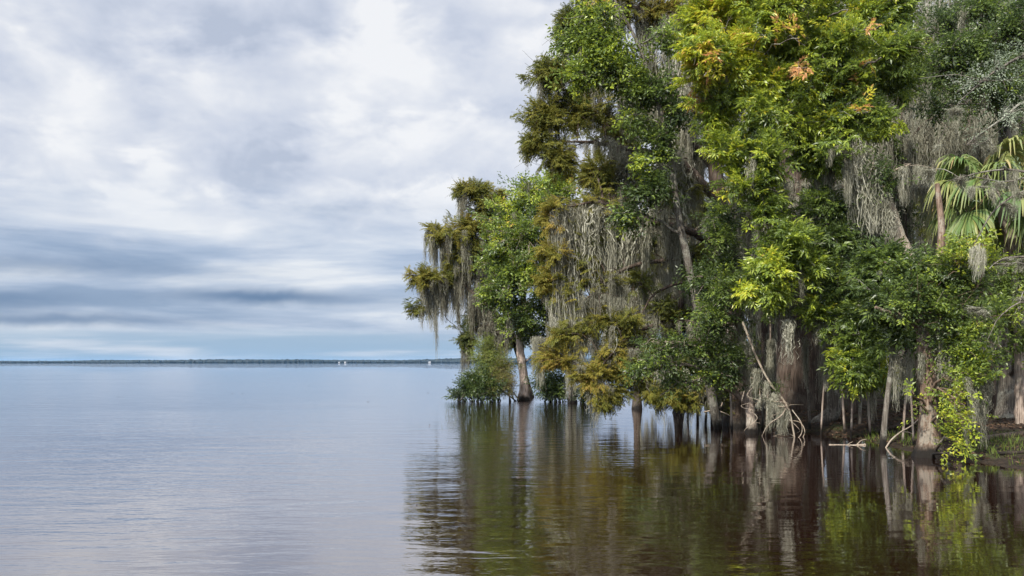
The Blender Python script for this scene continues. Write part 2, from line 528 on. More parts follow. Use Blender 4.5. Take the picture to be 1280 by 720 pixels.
MOSS = [moss_arrays(rng, n_) for n_ in (150, 120, 170, 110, 130, 160, 100, 140)]
MOSS_LITE = [moss_arrays(rng, 48) for _ in range(8)]
MOSS_FAR = [moss_arrays(rng, 20) for _ in range(8)]
_moss_mesh = {}
def moss_mesh(i, dt):
    key = (i, dt)
    if key not in _moss_mesh:
        gq = Geo()
        v, q, t = MOSS[i]
        gq.put(v, q, t + dt * 0.1)
        _moss_mesh[key] = gq.mesh("moss_drape", [M['moss']])
    return _moss_mesh[key]
def put_moss(geo, items, lib, mat=0):
    for (p, L, W_, a, dt) in items:
        v, q, t = lib[rng.integers(0, len(lib))]
        c, s = math.cos(a), math.sin(a)
        vv = np.stack([(v[:, 0] * c - v[:, 1] * s) * W_, (v[:, 0] * s + v[:, 1] * c) * W_, v[:, 2] * L], 1) + np.asarray(p)
        vv[:, 2] = np.maximum(vv[:, 2], 0.03)
        geo.put(vv, q, t + dt * 0.1, mat)
def hang_moss(parent, items, keep=90):
    """the longest drapes become parts of their own, the rest one mass"""
    items = sorted(items, key=lambda it: -it[1] * it[2])
    base = np.array(parent.location)
    for (p, L, W_, a, dt) in items[:keep]:
        L = min(L, max(0.15, p[2] - 0.02))
        o = bpy.data.objects.new("moss_drape", moss_mesh(int(rng.integers(0, len(MOSS))), int(dt)))
        COL.objects.link(o)
        o.parent = parent
        o.location = tuple(np.asarray(p) - base)
        o.rotation_euler = (0, 0, a)
        o.scale = (W_, W_, L)
    if len(items) > keep:
        gq = Geo()
        put_moss(gq, items[keep:], MOSS_LITE)
        o = gq.build("hanging_moss", M['moss'], parent)
        o['kind'] = 'stuff'

# ---- trees
DENS = {'ash': 2.0, 'broad': 2.4, 'oak': 2.2, 'cypress': 3.2, 'willow': 3.0, 'small': 0.8}
def ball(n, bias=0.42):
    d = nrm(rng.normal(size=(n, 3)))
    return d * (rng.random(n) ** bias)[:, None]

def tree(name, label, cat, stems, blobs, leaf, bark, group=None, flute=None, base_wob=0.03, limbs=(), moss_auto=0.0,
         moss_len=(0.4, 1.3), moss_w=(0.12, 0.35), moss_dt=0, sc=1.0, droop=0.0, keep=90, sides=12, Y=None, tjit=0.07, extra_moss=()):
    """stems: lists of (px, py, dY, radius) from the foot up; blobs: (px, py, rx, ry, n, tint, dY[, leaf]) ; limbs: ([(px,py,dY,r)..], n_moss, (Lmin,Lmax))"""
    f0 = stems[0][0]
    b0 = P(f0[0], f0[1], Y + f0[2])
    th = thing(name, label, cat, (b0[0], b0[1], max(0.0, b0[2])), group)
    tg_ = Geo()
    paths = []
    for k_, st in enumerate(stems):
        pts = [P(a, b, Y + c) for a, b, c, r in st]
        rr = [r for *_, r in st]
        if k_ == 0:
            foot = pts[0].copy()
            foot[2] = -0.6
            pts = [foot] + pts
            rr = [rr[0]] + rr
        n = max(8, int(np.sum(np.linalg.norm(np.diff(pts, axis=0), axis=1)) / 0.22))
        n = min(n, 60)
        path = smooth_path(pts, n)
        rad = np.interp(np.linspace(0, len(rr) - 1, n), np.arange(len(rr)), rr)
        path[:, :2] += np.cumsum(rng.normal(0, 0.008, (n, 2)), 0) * min(1, rad.mean() * 4)
        tube(tg_, path, rad, sides if rad.max() < 0.5 else 28, base_wob, flute if k_ == 0 else None)
        paths.append((path, rad))
    tg_.build("trunk", M[bark], th)
    allp = np.concatenate([p for p, r in paths])
    allr = np.concatenate([r for p, r in paths])
    moss_items = list()
    crowns = {}
    def moss_at(p, lo, hi, big=1.0):
        L = lo * 0.6 + (hi - lo * 0.6) * rng.random() ** 2.4
        moss_items.append((p, L, rng.uniform(*moss_w) * (0.6 + 0.5 * L / hi) * big, rng.uniform(0, 6.28), moss_dt + int(rng.integers(-1, 2))))
    limb_geos = []
    # explicit limbs with moss and side twigs
    limb_pts, limb_rad = [], []
    for pts, nm, (lo, hi) in limbs:
        lg = Geo()
        pp = [P(a, b, Y + c) for a, b, c, r in pts]
        rr = [r for *_, r in pts]
        n = max(6, int(np.sum(np.linalg.norm(np.diff(pp, axis=0), axis=1)) / 0.2))
        path = smooth_path(pp, n) + np.cumsum(rng.normal(0, 0.012, (n, 3)), 0)
        rad = np.interp(np.linspace(0, len(rr) - 1, n), np.arange(len(rr)), rr)
        tube(lg, path, rad, 8, 0.04)
        limb_pts.append(path)
        limb_rad.append(rad)
        for _ in range(max(2, nm // 3) if nm else 0):
            i = int(rng.integers(n // 5, n))
            s0 = path[i]
            d = nrm(np.array([rng.normal(0, 1), rng.normal(0, 1), rng.normal(0.1, 0.35)]))
            ln = rng.uniform(0.3, 1.1)
            q = np.stack([s0, s0 + d * ln * 0.5 + [0, 0, 0.05], s0 + d * ln + [0, 0, -0.06]])
            sp_ = smooth_path(q, 5)
            tube(lg, sp_, np.linspace(max(0.008, rad[i] * 0.35), 0.006, 5), 5)
            for t_ in range(3):
                moss_at(sp_[int(rng.integers(1, 5))], lo, hi)
        for _ in range(nm // 3 if nm else 0):
            moss_at(path[int(rng.integers(n // 8, n))], lo, hi, 1.1)
        limb_geos.append(lg)
    src = np.concatenate([allp] + limb_pts) if limb_pts else allp
    srcr = np.concatenate([allr] + limb_rad) if limb_rad else allr
    for bl in blobs:
        px, py, rx, ry, n, tint, dY = bl[:7]
        lk = bl[7] if len(bl) > 7 else leaf
        n = int(n * DENS.get(lk, 2.0))
        yy = Y + dY
        C = P(px, py, yy)
        R = np.array([rx * yy / F, 0, ry * yy / F]) * 1.08
        R[1] = max(0.35, 0.75 * R[0])
        # attach: lower on the wood, not too far
        dv = src - C
        cost = np.linalg.norm(dv, axis=1) + 1.2 * np.maximum(0, src[:, 2] - (C[2] - 0.25 * np.linalg.norm(dv[:, :2], axis=1)))
        i0 = int(np.argmin(cost))
        A = src[i0]
        mid = (A + C) * 0.5 + np.array([0, 0, 0.16 * np.linalg.norm(C - A)]) + rng.normal(0, 0.08, 3)
        ln = np.linalg.norm(C - A)
        path = smooth_path(np.stack([A, mid, C]), max(6, int(ln / 0.22)))
        path[1:-1] += rng.normal(0, 0.03, path[1:-1].shape)
        r0 = float(np.clip(min(srcr[i0] * 0.6, 0.02 + 0.016 * ln), 0.012, 0.2))
        lg = Geo()
        tube(lg, path, np.linspace(r0, max(0.01, r0 * 0.35), len(path)), 7, 0.03)
        gk = crowns.setdefault(lk, Geo())
        per = 8
        K = max(2, int(round(n / per)))
        if n < 24:
            K, per = 1, max(2, n // 4)
        far_ = np.where(rng.random((K, 1)) < 0.28, rng.uniform(1.15, 1.6, (K, 1)), 1.0)
        ends = C + ball(K, 0.5) * R * far_
        pos, fw, tn = [], [], []
        for e in ends:
            s0 = path[int(rng.integers(int(len(path) * 0.45), len(path)))]
            mm = (s0 + e) * 0.5 + np.array([0, 0, 0.08 * np.linalg.norm(e - s0)]) + rng.normal(0, 0.05, 3)
            q = smooth_path(np.stack([s0, mm, e]), 6)
            tube(lg, q, np.linspace(max(0.007, r0 * 0.3), 0.005, 6), 5)
            bt = tint + rng.normal(0, tjit + 0.03)
            tgt = nrm(np.gradient(q, axis=0))
            f = rng.uniform(1.2, 5.0, per)
            i = np.minimum(f.astype(int), 4)
            fr = (f - i)[:, None]
            p = q[i] * (1 - fr) + q[i + 1] * fr
            d = nrm(tgt[i] + rng.normal(0, 0.75, (per, 3)) + np.array([0, 0, -droop]))
            pos.append(p + rng.normal(0, 0.06, p.shape))
            fw.append(d)
            tn.append(bt + rng.normal(0, 0.03, per))
            if rng.random() < 0.4:                                       # a bare twig reaching past the leaves
                tw = smooth_path(np.stack([q[3], q[5] + rng.normal(0, .12, 3), q[5] + nrm(q[5] - q[2]) * rng.uniform(.2, .5) + rng.normal(0, .12, 3)]), 5)
                tube(lg, tw, np.linspace(.009, .003, 5), 4)
            if moss_auto and rng.random() < moss_auto:
                moss_at(q[int(rng.integers(2, 6))], *moss_len)
        for _ in range(max(1, K // 5)):                                  # leaves along the bough, between the clumps
            i = rng.integers(len(path) // 4, len(path), per)
            pos.append(path[i] + rng.normal(0, .16, (per, 3)))
            fw.append(rng.normal(0, 1, (per, 3)))
            tn.append(tint + rng.normal(0, .06, per))
        put_sprays(gk, lk, np.concatenate(pos), np.concatenate(fw), sc * (0.78 if lk == 'cypress' else 1.0) * rng.uniform(0.62, 1.42, len(pos) * per), np.concatenate(tn), roll=0.45)
        if moss_auto:
            for _ in range(int(len(path) * moss_auto * 0.25)):
                moss_at(path[int(rng.integers(len(path) // 3, len(path)))], *moss_len)
        limb_geos.append(lg)
    for lg in limb_geos:
        lg.build("limb", M[bark], th)
    for lk, gk in crowns.items():
        gk.build("crown", M[LMAT[lk]], th)
    for (px, py, dY, Lpx, Wpx, dt) in extra_moss:
        yy = Y + dY
        moss_items.append((P(px, py, yy), Lpx * yy / F, Wpx * yy / F * 1.3, rng.uniform(0, 6.28), dt))
    if moss_items:
        hang_moss(th, moss_items, keep)
    return th

def Yw(py):
    return H * F / (py - HZ)

# ------------------------------------------------------------------ setting: lake, bank, far shore
gq = Geo()
xs = np.concatenate([-np.geomspace(9000, 60, 12), np.linspace(-50, 50, 11), np.geomspace(60, 9000, 12)])
ys = np.concatenate([[-300, -60], np.linspace(-20, 100, 13), np.geomspace(120, 9000, 14)])
X, Yg = np.meshgrid(xs, ys)
V = np.stack([X, Yg, np.zeros_like(X)], -1).reshape(-1, 3)
ix = np.arange(V.shape[0]).reshape(X.shape)
gq.put(V, np.stack([ix[:-1, :-1], ix[:-1, 1:], ix[1:, 1:], ix[1:, :-1]], -1), 0.5, 0, True)
tag(gq.build("lake_water", M['water']), "dark tannin brown lake water with gentle ripples", "water", kind="structure")

SHORE = np.array([(14, -40), (13, 0), (11.2, 12), (9.7, 17.2), (9.6, 19.0), (9.0, 20.2), (9.1, 23), (8.9, 26.5), (7.7, 28.4), (7.2, 32), (7.9, 39), (9.2, 47), (11.5, 58),
                  (18, 75), (40, 95), (120, 130), (400, 150), (400, -40)], float)
def signed_dist(x, y):
    p = np.stack([x.ravel(), y.ravel()], 1)
    d = np.full(len(p), 1e9)
    inside = np.zeros(len(p), bool)
    n = len(SHORE)
    for i in range(n):
        a, b = SHORE[i], SHORE[(i + 1) % n]
        ab = b - a
        t = np.clip(((p - a) @ ab) / (ab @ ab), 0, 1)
        d = np.minimum(d, np.linalg.norm(p - (a + t[:, None] * ab), axis=1))
        c = ((a[1] > p[:, 1]) != (b[1] > p[:, 1])) & (p[:, 0] < (b[0] - a[0]) * (p[:, 1] - a[1]) / (b[1] - a[1] + 1e-12) + a[0])
        inside ^= c
    return np.where(inside, d, -d).reshape(x.shape)
def vnoise(x, y, seed):
    r = np.random.default_rng(seed)
    ph = r.uniform(0, 6.28, (7, 2))
    fr = r.normal(0, 1, (7, 2))
    return sum(np.sin(x * fr[i, 0] + ph[i, 0] + 1.3 * np.sin(y * fr[i, 1] + ph[i, 1])) * np.sin(y * fr[i, 1] * 1.1 + ph[i, 1]) for i in range(7)) / 7
def bank_h(x, y):
    x = np.asarray(x, float)
    y = np.asarray(y, float)
    d = signed_dist(x, y) + 0.35 * vnoise(x * 1.3, y * 1.3, 3) + 0.14 * vnoise(x * 5, y * 5, 4)
    h = np.where(d > 0, 0.05 * np.minimum(d, 1) + 0.42 * (1 - np.exp(-np.maximum(d, 0) / 2.5)), 0.30 * d)
    h = h + np.where(d > 0.1, 0.05 * vnoise(x * 3, y * 3, 5) + 0.025 * vnoise(x * 9, y * 9, 6), 0)
    return np.maximum(h, -0.8)
gq = Geo()
xs = np.concatenate([np.arange(4.5, 17, 0.14), np.arange(17, 45, 1.0), np.geomspace(46, 390, 14)])
ys = np.concatenate([np.arange(-36, 12, 1.5), np.arange(12, 46, 0.14), np.arange(46, 150, 2.0)])
X, Yg = np.meshgrid(xs, ys)
V = np.stack([X, Yg, bank_h(X, Yg)], -1).reshape(-1, 3)
ix = np.arange(V.shape[0]).reshape(X.shape)
gq.put(V, np.stack([ix[:-1, :-1], ix[:-1, 1:], ix[1:, 1:], ix[1:, :-1]], -1), 0.5, 0, True)
tag(gq.build("muddy_ground", M['mud']), "dark muddy swamp bank strewn with leaf litter", "ground", kind="structure")

# far shore: a long low wood, three kilometres off, with crowns of uneven height
gq = Geo()
FY = 3000.0
for row in range(3):
    n = 900
    x = np.linspace(-2300, 2600, n) + rng.normal(0, 2, n)
    big = 7.5 + 8.5 * np.clip((x + 1700) / 2000, 0, 1.0)
    hgt = big * (0.75 + 0.16 * np.sin(x / 160 + row) + 0.12 * np.sin(x / 61 + 2 * row)) + np.abs(rng.normal(0, 1.0, n)) + row * 0.8
    y0 = FY + row * 14 + rng.normal(0, 4, n)
    V = np.stack([np.stack([x, y0 - 4, np.full(n, -0.5)], 1), np.stack([x, y0 - 7, hgt * 0.55], 1), np.stack([x, y0, hgt], 1),
                  np.stack([x, y0 + 7, hgt * 0.6], 1), np.stack([x, y0 + 5, np.full(n, -0.5)], 1)], 0)
    ix = np.arange(5 * n).reshape(5, n)
    gq.put(V.reshape(-1, 3), np.stack([ix[:-1, :-1], ix[:-1, 1:], ix[1:, 1:], ix[1:, :-1]], -1), 0.5, 0, False)
tag(gq.build("far_woods", M['shore_wood']), "low dark line of woods along the far lake shore", "woods", kind="stuff")

# the air over the lake: an even, thin, pale blue haze
m_h, g = material("pale air")
pv = g.add('ShaderNodeVolumePrincipled', {'Color': (0.32, 0.62, 1.0), 'Density': 0.00004, 'Anisotropy': 0.0})
g.add('ShaderNodeOutputMaterial', {'Volume': pv.outputs[0]})
gq = Geo()
x0, x1, y0, y1, z0, z1 = -9600, 9600, -700, 9600, -2.0, 34.0
gq.put([(x0, y0, z0), (x1, y0, z0), (x1, y1, z0), (x0, y1, z0), (x0, y0, z1), (x1, y0, z1), (x1, y1, z1), (x0, y1, z1)],
       [(0, 3, 2, 1), (4, 5, 6, 7), (0, 1, 5, 4), (1, 2, 6, 5), (2, 3, 7, 6), (3, 0, 4, 7)])
tag(gq.build("haze", m_h), "thin pale blue haze over the lake", "haze", kind="stuff")

def house(px, w, h, label):
    x = (px - 640) * (FY - 22) / F
    th = thing("lakeside_house", label, "house", (x, FY - 22, 0.4), "houses on the far shore")
    a = Geo()
    def box(geo, x0, x1, y0, y1, z0, z1):
        v = [(x0, y0, z0), (x1, y0, z0), (x1, y1, z0), (x0, y1, z0), (x0, y0, z1), (x1, y0, z1), (x1, y1, z1), (x0, y1, z1)]
        geo.put(np.array(v) + np.array([x, FY - 22, 0.4]), [(0, 1, 5, 4), (1, 2, 6, 5), (2, 3, 7, 6), (3, 0, 4, 7), (4, 5, 6, 7)])
    box(a, -w / 2, w / 2, -5, 5, -0.6, h)
    a.build("wall", M['house_wall'], th)
    r = Geo()
    v = np.array([(-w / 2 - .5, -5.6, h - .1), (w / 2 + .5, -5.6, h - .1), (w / 2 + .5, 0, h + 2.6), (-w / 2 - .5, 0, h + 2.6), (-w / 2 - .5, 5.6, h - .1), (w / 2 + .5, 5.6, h - .1),
                  (-w / 2 - .5, 0, h - .1), (w / 2 + .5, 0, h - .1)])
    r.put(v + np.array([x, FY - 22, 0.4]), [(0, 1, 2, 3), (3, 2, 5, 4), (0, 3, 4, 6), (1, 7, 5, 2)])
    r.build("roof", M['house_roof'], th)
house(424, 3.5, 1.6, "smallest white house on the far shore, left of its close neighbour")
house(431.5, 5, 2.2, "white house on the far shore, right one of the close pair")
house(537, 7, 2.4, "wide white house alone on the far shore, nearest the trees")

# ------------------------------------------------------------------ the wood behind: one dark mass of trunks, foliage and moss
gq = Geo()
items = []
for i in range(84):
    for _ in range(40):
        y = rng.uniform(37, 78)
        x = rng.uniform(6.0, 0.66 * y + 6)
        if signed_dist(np.array([x]), np.array([y]))[0] > 1.0 and not (abs(x / y - 0.30) < 0.02 and y < 40):
            break
    z0 = float(bank_h(x, y))
    hgt = max(15.0, rng.uniform(.36, .47) * y)
    r = rng.uniform(0.14, 0.45)
    lean = rng.normal(0, 0.5, 2)
    pts = smooth_path(np.array([(x, y, z0 - 0.3), (x + lean[0] * .3, y + lean[1] * .3, hgt * .4), (x + lean[0], y + lean[1], hgt)]), 12)
    tube(gq, pts, np.linspace(r, r * .35, 12), 9, 0.05, (7, 0.16, 0.8, 0.8), 0)
    for j in range(12):
        zc_ = rng.uniform(1.5, hgt) if j < 8 else rng.uniform(9, hgt)
        c = np.array([x + rng.normal(0, 2.0), y + rng.normal(0, 1.2), zc_])
        i0 = int(np.clip((zc_ - z0) / hgt * 11 - 1, 1, 10))
        tube(gq, smooth_path(np.stack([pts[i0], (pts[i0] + c) / 2 + [0, 0, .3], c]), 6), np.linspace(0.05, 0.015, 6), 5, 0, None, 0)
        n = 34
        p = c + ball(n) * [1.7, 1.0, 0.9]
        ci = rng.random() < 0.3
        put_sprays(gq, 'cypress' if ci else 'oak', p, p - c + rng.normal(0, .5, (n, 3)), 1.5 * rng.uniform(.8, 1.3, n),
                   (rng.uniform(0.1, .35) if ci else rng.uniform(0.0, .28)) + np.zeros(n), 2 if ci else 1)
        for _ in range(5):
            q = c + rng.normal(0, 1, 3) * [1.3, .6, .3]
            items.append((q, min(rng.uniform(.8, 3.0), q[2] - .05), rng.uniform(.25, .6), rng.uniform(0, 6), int(rng.integers(-2, 2))))
for i in range(46):                                                       # low dark understorey
    for _ in range(40):
        y = rng.uniform(34, 60)
        x = rng.uniform(7, 0.64 * y + 4)
        if signed_dist(np.array([x]), np.array([y]))[0] > 0.8:
            break
    c = np.array([x, y, float(bank_h(x, y)) + rng.uniform(.3, 1.4)])
    n = 42
    p = c + ball(n) * [1.2, .8, .8]
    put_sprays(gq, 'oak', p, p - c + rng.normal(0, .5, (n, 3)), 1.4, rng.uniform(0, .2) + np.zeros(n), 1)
put_moss(gq, [it for it in items if it[1] > 0.2], MOSS_FAR, 3)
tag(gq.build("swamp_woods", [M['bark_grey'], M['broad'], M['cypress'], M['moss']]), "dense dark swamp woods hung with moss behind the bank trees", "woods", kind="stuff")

# ------------------------------------------------------------------ far point: trees and bushes standing in the lake
tree("bald_cypress", "farthest cypress, golden boughs and dark moss reaching left over the open lake", "tree",
     [[(660, 496, 2, .24), (652, 455, 1.5, .19), (636, 405, .5, .17), (619, 355, 0, .14), (610, 305, 0, .10), (607, 258, 0, .05)]],
     [(590, 237, 24, 7, 60, .42, 0), (577, 238, 10, 6, 20, .4, 0), (618, 247, 24, 13, 70, .42, 0), (562, 298, 28, 14, 80, .5, 0), (545, 290, 14, 10, 30, .45, 0),
      (590, 283, 28, 18, 80, .5, 0), (530, 348, 20, 11, 70, .5, -.5), (548, 346, 16, 9, 30, .4, 0), (600, 318, 26, 20, 60, .35, 0), (634, 275, 28, 22, 70, .4, 1),
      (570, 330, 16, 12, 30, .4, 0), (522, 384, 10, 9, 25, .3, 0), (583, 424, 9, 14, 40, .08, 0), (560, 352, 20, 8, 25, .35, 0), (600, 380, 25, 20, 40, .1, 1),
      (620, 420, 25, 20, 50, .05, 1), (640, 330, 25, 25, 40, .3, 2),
      (604, 264, 24, 12, 40, .4, .5), (580, 318, 22, 12, 36, .38, .3), (612, 345, 22, 16, 36, .2, .6), (565, 345, 16, 9, 20, .4, 0), (628, 300, 22, 20, 40, .35, .8), (600, 300, 20, 14, 30, .42, .3), (590, 400, 18, 16, 24, .08, .6)],
     'cypress', 'bark_cypress', "bald cypresses", (7, .14, .7, .7), Y=54, sc=1.5, moss_auto=.25, moss_len=(.7, 2.6), moss_w=(.25, .5), moss_dt=-2,
     limbs=[([(628, 400, 0, .15), (602, 378, 0, .11), (570, 352, 0, .08), (528, 356, -.5, .03)], 40, (.8, 3.2)),
            ([(618, 360, 0, .12), (590, 335, 0, .09), (556, 322, 0, .03)], 34, (.8, 3.0)),
            ([(610, 305, 0, .1), (580, 296, 0, .06), (545, 296, 0, .02)], 24, (.8, 2.8)),
            ([(634, 425, 0, .12), (606, 405, 0, .09), (582, 420, 0, .03)], 34, (.6, 2.2)),
            ([(632, 412, 0, .1), (645, 385, 1, .08), (668, 372, 1.5, .03)], 24, (.8, 2.6))],
     extra_moss=[(535, 362, -.4, 50, 6, -2), (544, 360, -.4, 92, 5, -2), (560, 356, -.2, 48, 8, -2), (572, 352, 0, 66, 7, -3), (527, 385, -.5, 32, 6, -2), (590, 362, 0, 72, 11, -2), (602, 372, 0, 70, 12, -3), (615, 382, 0, 70, 12, -3),
                 (583, 418, 0, 36, 10, -2), (552, 304, 0, 52, 5, -2), (545, 296, 0, 62, 5, -2), (566, 310, 0, 50, 7, -2), (600, 335, 0, 60, 12, -2), (612, 330, 0, 62, 12, -2), (622, 400, .3, 60, 12, -3)])

tree("red_maple", "bushy green maple with a bare pinkish trunk standing in the water", "tree",
     [[(654, 500, 0, .27), (655, 480, 0, .235), (652, 455, 0, .22), (649, 430, 0, .21), (651, 390, 0, .17), (660, 330, 0, .12), (670, 270, 0, .05)]],
     [(650, 300, 38, 36, 170, .46, -1.6), (622, 285, 22, 22, 70, .5, -1), (692, 300, 34, 42, 140, .42, -.6), (640, 345, 36, 30, 150, .44, -1.8), (672, 252, 34, 20, 120, .5, -.6),
      (700, 240, 25, 16, 60, .5, 0), (652, 236, 16, 14, 45, .52, -.5), (712, 262, 18, 22, 50, .45, .4), (612, 330, 14, 22, 40, .45, -1.4), (702, 222, 20, 12, 50, .5, .3), (640, 262, 20, 16, 60, .5, -.8), (610, 362, 12, 14, 30, .45, -1.2), (682, 226, 18, 10, 40, .5, 0), (692, 385, 28, 36, 120, .32, 0), (640, 392, 24, 20, 80, .38, -1), (620, 370, 16, 16, 50, .4, -.6),
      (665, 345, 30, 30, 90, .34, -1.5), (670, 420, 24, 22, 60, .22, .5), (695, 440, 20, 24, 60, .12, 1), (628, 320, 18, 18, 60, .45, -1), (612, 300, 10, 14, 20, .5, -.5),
      (655, 410, 18, 12, 40, .36, -1)],
     'broad', 'bark_pink', None, (6, .08, .35, .35), Y=51.5, sc=1.55, moss_auto=.05, moss_len=(.6, 1.6), moss_w=(.25, .4), tjit=.10)

def shrub(name, label, px, py, Y, blobs, leaf, bark, sc, n_st=7, group=None, spread=14):
    stems = []
    for i in range(n_st):
        ax = px + rng.uniform(-spread, spread)
        b = blobs[i % len(blobs)]
        stems.append([(ax, py, rng.normal(0, .3), .035), (ax * .5 + b[0] * .5, py * .5 + b[1] * .5, 0, .03), (b[0], b[1], 0, .012)])
    stems[0][0] = (px, py, 0, .045)
    for st in stems[1:]:
        st[0] = (st[0][0], py + 4, st[0][2], st[0][3])
    return tree(name, label, "shrub", stems, blobs, leaf, bark, group, Y=Y, sc=sc, tjit=.08)
shrub("waterside_willow", "light olive green rounded willow bush left of the pinkish trunk", 618, 497, 50.5,
      [(608, 440, 18, 18, 90, .55, 0), (612, 465, 22, 18, 90, .5, -.4), (628, 455, 16, 18, 60, .5, 0), (600, 478, 14, 12, 40, .55, -.5)], 'willow', 'bark_grey', 1.35)
shrub("waterside_bush", "brownish fine leaved bush leaning against the pinkish trunk", 637, 498, 50,
      [(628, 466, 14, 16, 60, .85, 0), (632, 482, 10, 11, 40, .8, -.3), (616, 484, 16, 12, 60, .75, -.5)], 'willow', 'bark_grey', 1.2)
shrub("buttonbush", "low dark green bush at the left tip of the tree line, stems in water", 590, 498, 49.5,
      [(582, 487, 16, 9, 70, .1, 0), (596, 474, 16, 12, 80, .12, .3), (572, 492, 8, 5, 24, .15, 0), (610, 488, 14, 9, 50, .12, -.3)], 'oak', 'bark_grey', 1.5, spread=20)
shrub("buttonbush", "dark green bush in the water just right of the pinkish trunk", 688, 499, 49,
      [(684, 476, 16, 14, 70, .08, 0), (700, 486, 14, 11, 50, .08, 0), (690, 490, 16, 7, 40, .12, -.4)], 'oak', 'bark_grey', 1.5)
shrub("buttonbush", "small dark bush in the water beside the slim mossy cypress stem", 735, 500, 48,
      [(730, 478, 16, 12, 50, .06, 0), (742, 488, 14, 9, 30, .08, 0)], 'oak', 'bark_grey', 1.4)

tree("bald_cypress", "slim pale mossy cypress rising from open water right of the pinkish trunk", "tree",
     [[(715, 503, 0, .19), (716, 460, 0, .165), (714, 400, 0, .16), (717, 330, 0, .12), (722, 260, 0, .06)]],
     [(720, 285, 34, 28, 80, .42, 0), (745, 330, 36, 32, 80, .35, 1), (690, 365, 22, 24, 50, .45, -1), (765, 270, 34, 24, 70, .35, 1), (770, 375, 36, 34, 80, .3, 1),
      (735, 405, 30, 22, 60, .4, -.5), (700, 430, 24, 18, 50, .5, -.5), (760, 435, 30, 20, 50, .35, 1)],
     'cypress', 'bark_grey', "bald cypresses", (6, .1, .5, .4), Y=48, sc=1.4, moss_auto=.35, moss_len=(1.0, 3.2), moss_w=(.25, .5), moss_dt=0,
     limbs=[([(717, 330, 0, .08), (745, 312, 0, .06), (785, 320, .5, .02)], 36, (1, 3.4)),
            ([(716, 380, 0, .08), (745, 372, .4, .06), (790, 392, 1, .02)], 36, (1, 3.0)),
            ([(715, 430, 0, .07), (690, 420, -.4, .04), (678, 425, -.5, .02)], 16, (.8, 2.4)),
            ([(715, 440, 0, .07), (740, 432, .4, .05), (785, 440, 1, .02)], 30, (.8, 1.9))],
     extra_moss=[(716, 430, -.3, 60, 9, 1), (714, 380, -.3, 60, 9, 0), (718, 450, -.3, 45, 8, 1)])

for (bx, by, lab, tx) in ((796, 511, "shaded cypress in the water, behind the hanging orange bough", -14), (848, 516, "shaded cypress in the water close to the right bank", 10)):
    Yy = Yw(by)
    tree("bald_cypress", lab, "tree",
         [[(bx, by, 0, .17), (bx, 470, 0, .13), (bx + tx * .3, 380, 0, .11), (bx + tx, 250, 0, .08), (bx + tx, 150, 0, .05)]],
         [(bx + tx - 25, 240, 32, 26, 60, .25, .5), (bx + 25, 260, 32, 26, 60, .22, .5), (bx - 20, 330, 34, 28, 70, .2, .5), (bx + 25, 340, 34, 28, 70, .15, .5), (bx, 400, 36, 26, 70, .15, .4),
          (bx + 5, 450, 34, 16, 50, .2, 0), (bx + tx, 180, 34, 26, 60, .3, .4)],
         'cypress', 'bark_cypress', "bald cypresses", (7, .14, .5, .5), Y=Yy, sc=1.3, moss_auto=.4, moss_len=(1, 3), moss_w=(.25, .5), moss_dt=-1,
         limbs=[([(bx + tx * .3, 380, 0, .08), (bx - 30, 360, .5, .05), (bx - 60, 372, 1, .02)], 36, (1, 3.2)),
                ([(bx + tx * .3, 370, 0, .08), (bx + 30, 350, .5, .05), (bx + 60, 362, 1, .02)], 36, (1, 3.2)),
                ([(bx + tx * .7, 300, 0, .08), (bx + 40, 275, 0, .05), (bx + 60, 282, 0, .02)], 30, (1, 3.2)),
                ([(bx + tx * .7, 290, 0, .08), (bx - 40, 270, 0, .05), (bx - 60, 275, 0, .02)], 30, (1, 3.2)),
                ([(bx, 445, 0, .07), (bx + 30, 430, 0, .05), (bx + 50, 440, 0, .02)], 24, (.6, 1.5))])

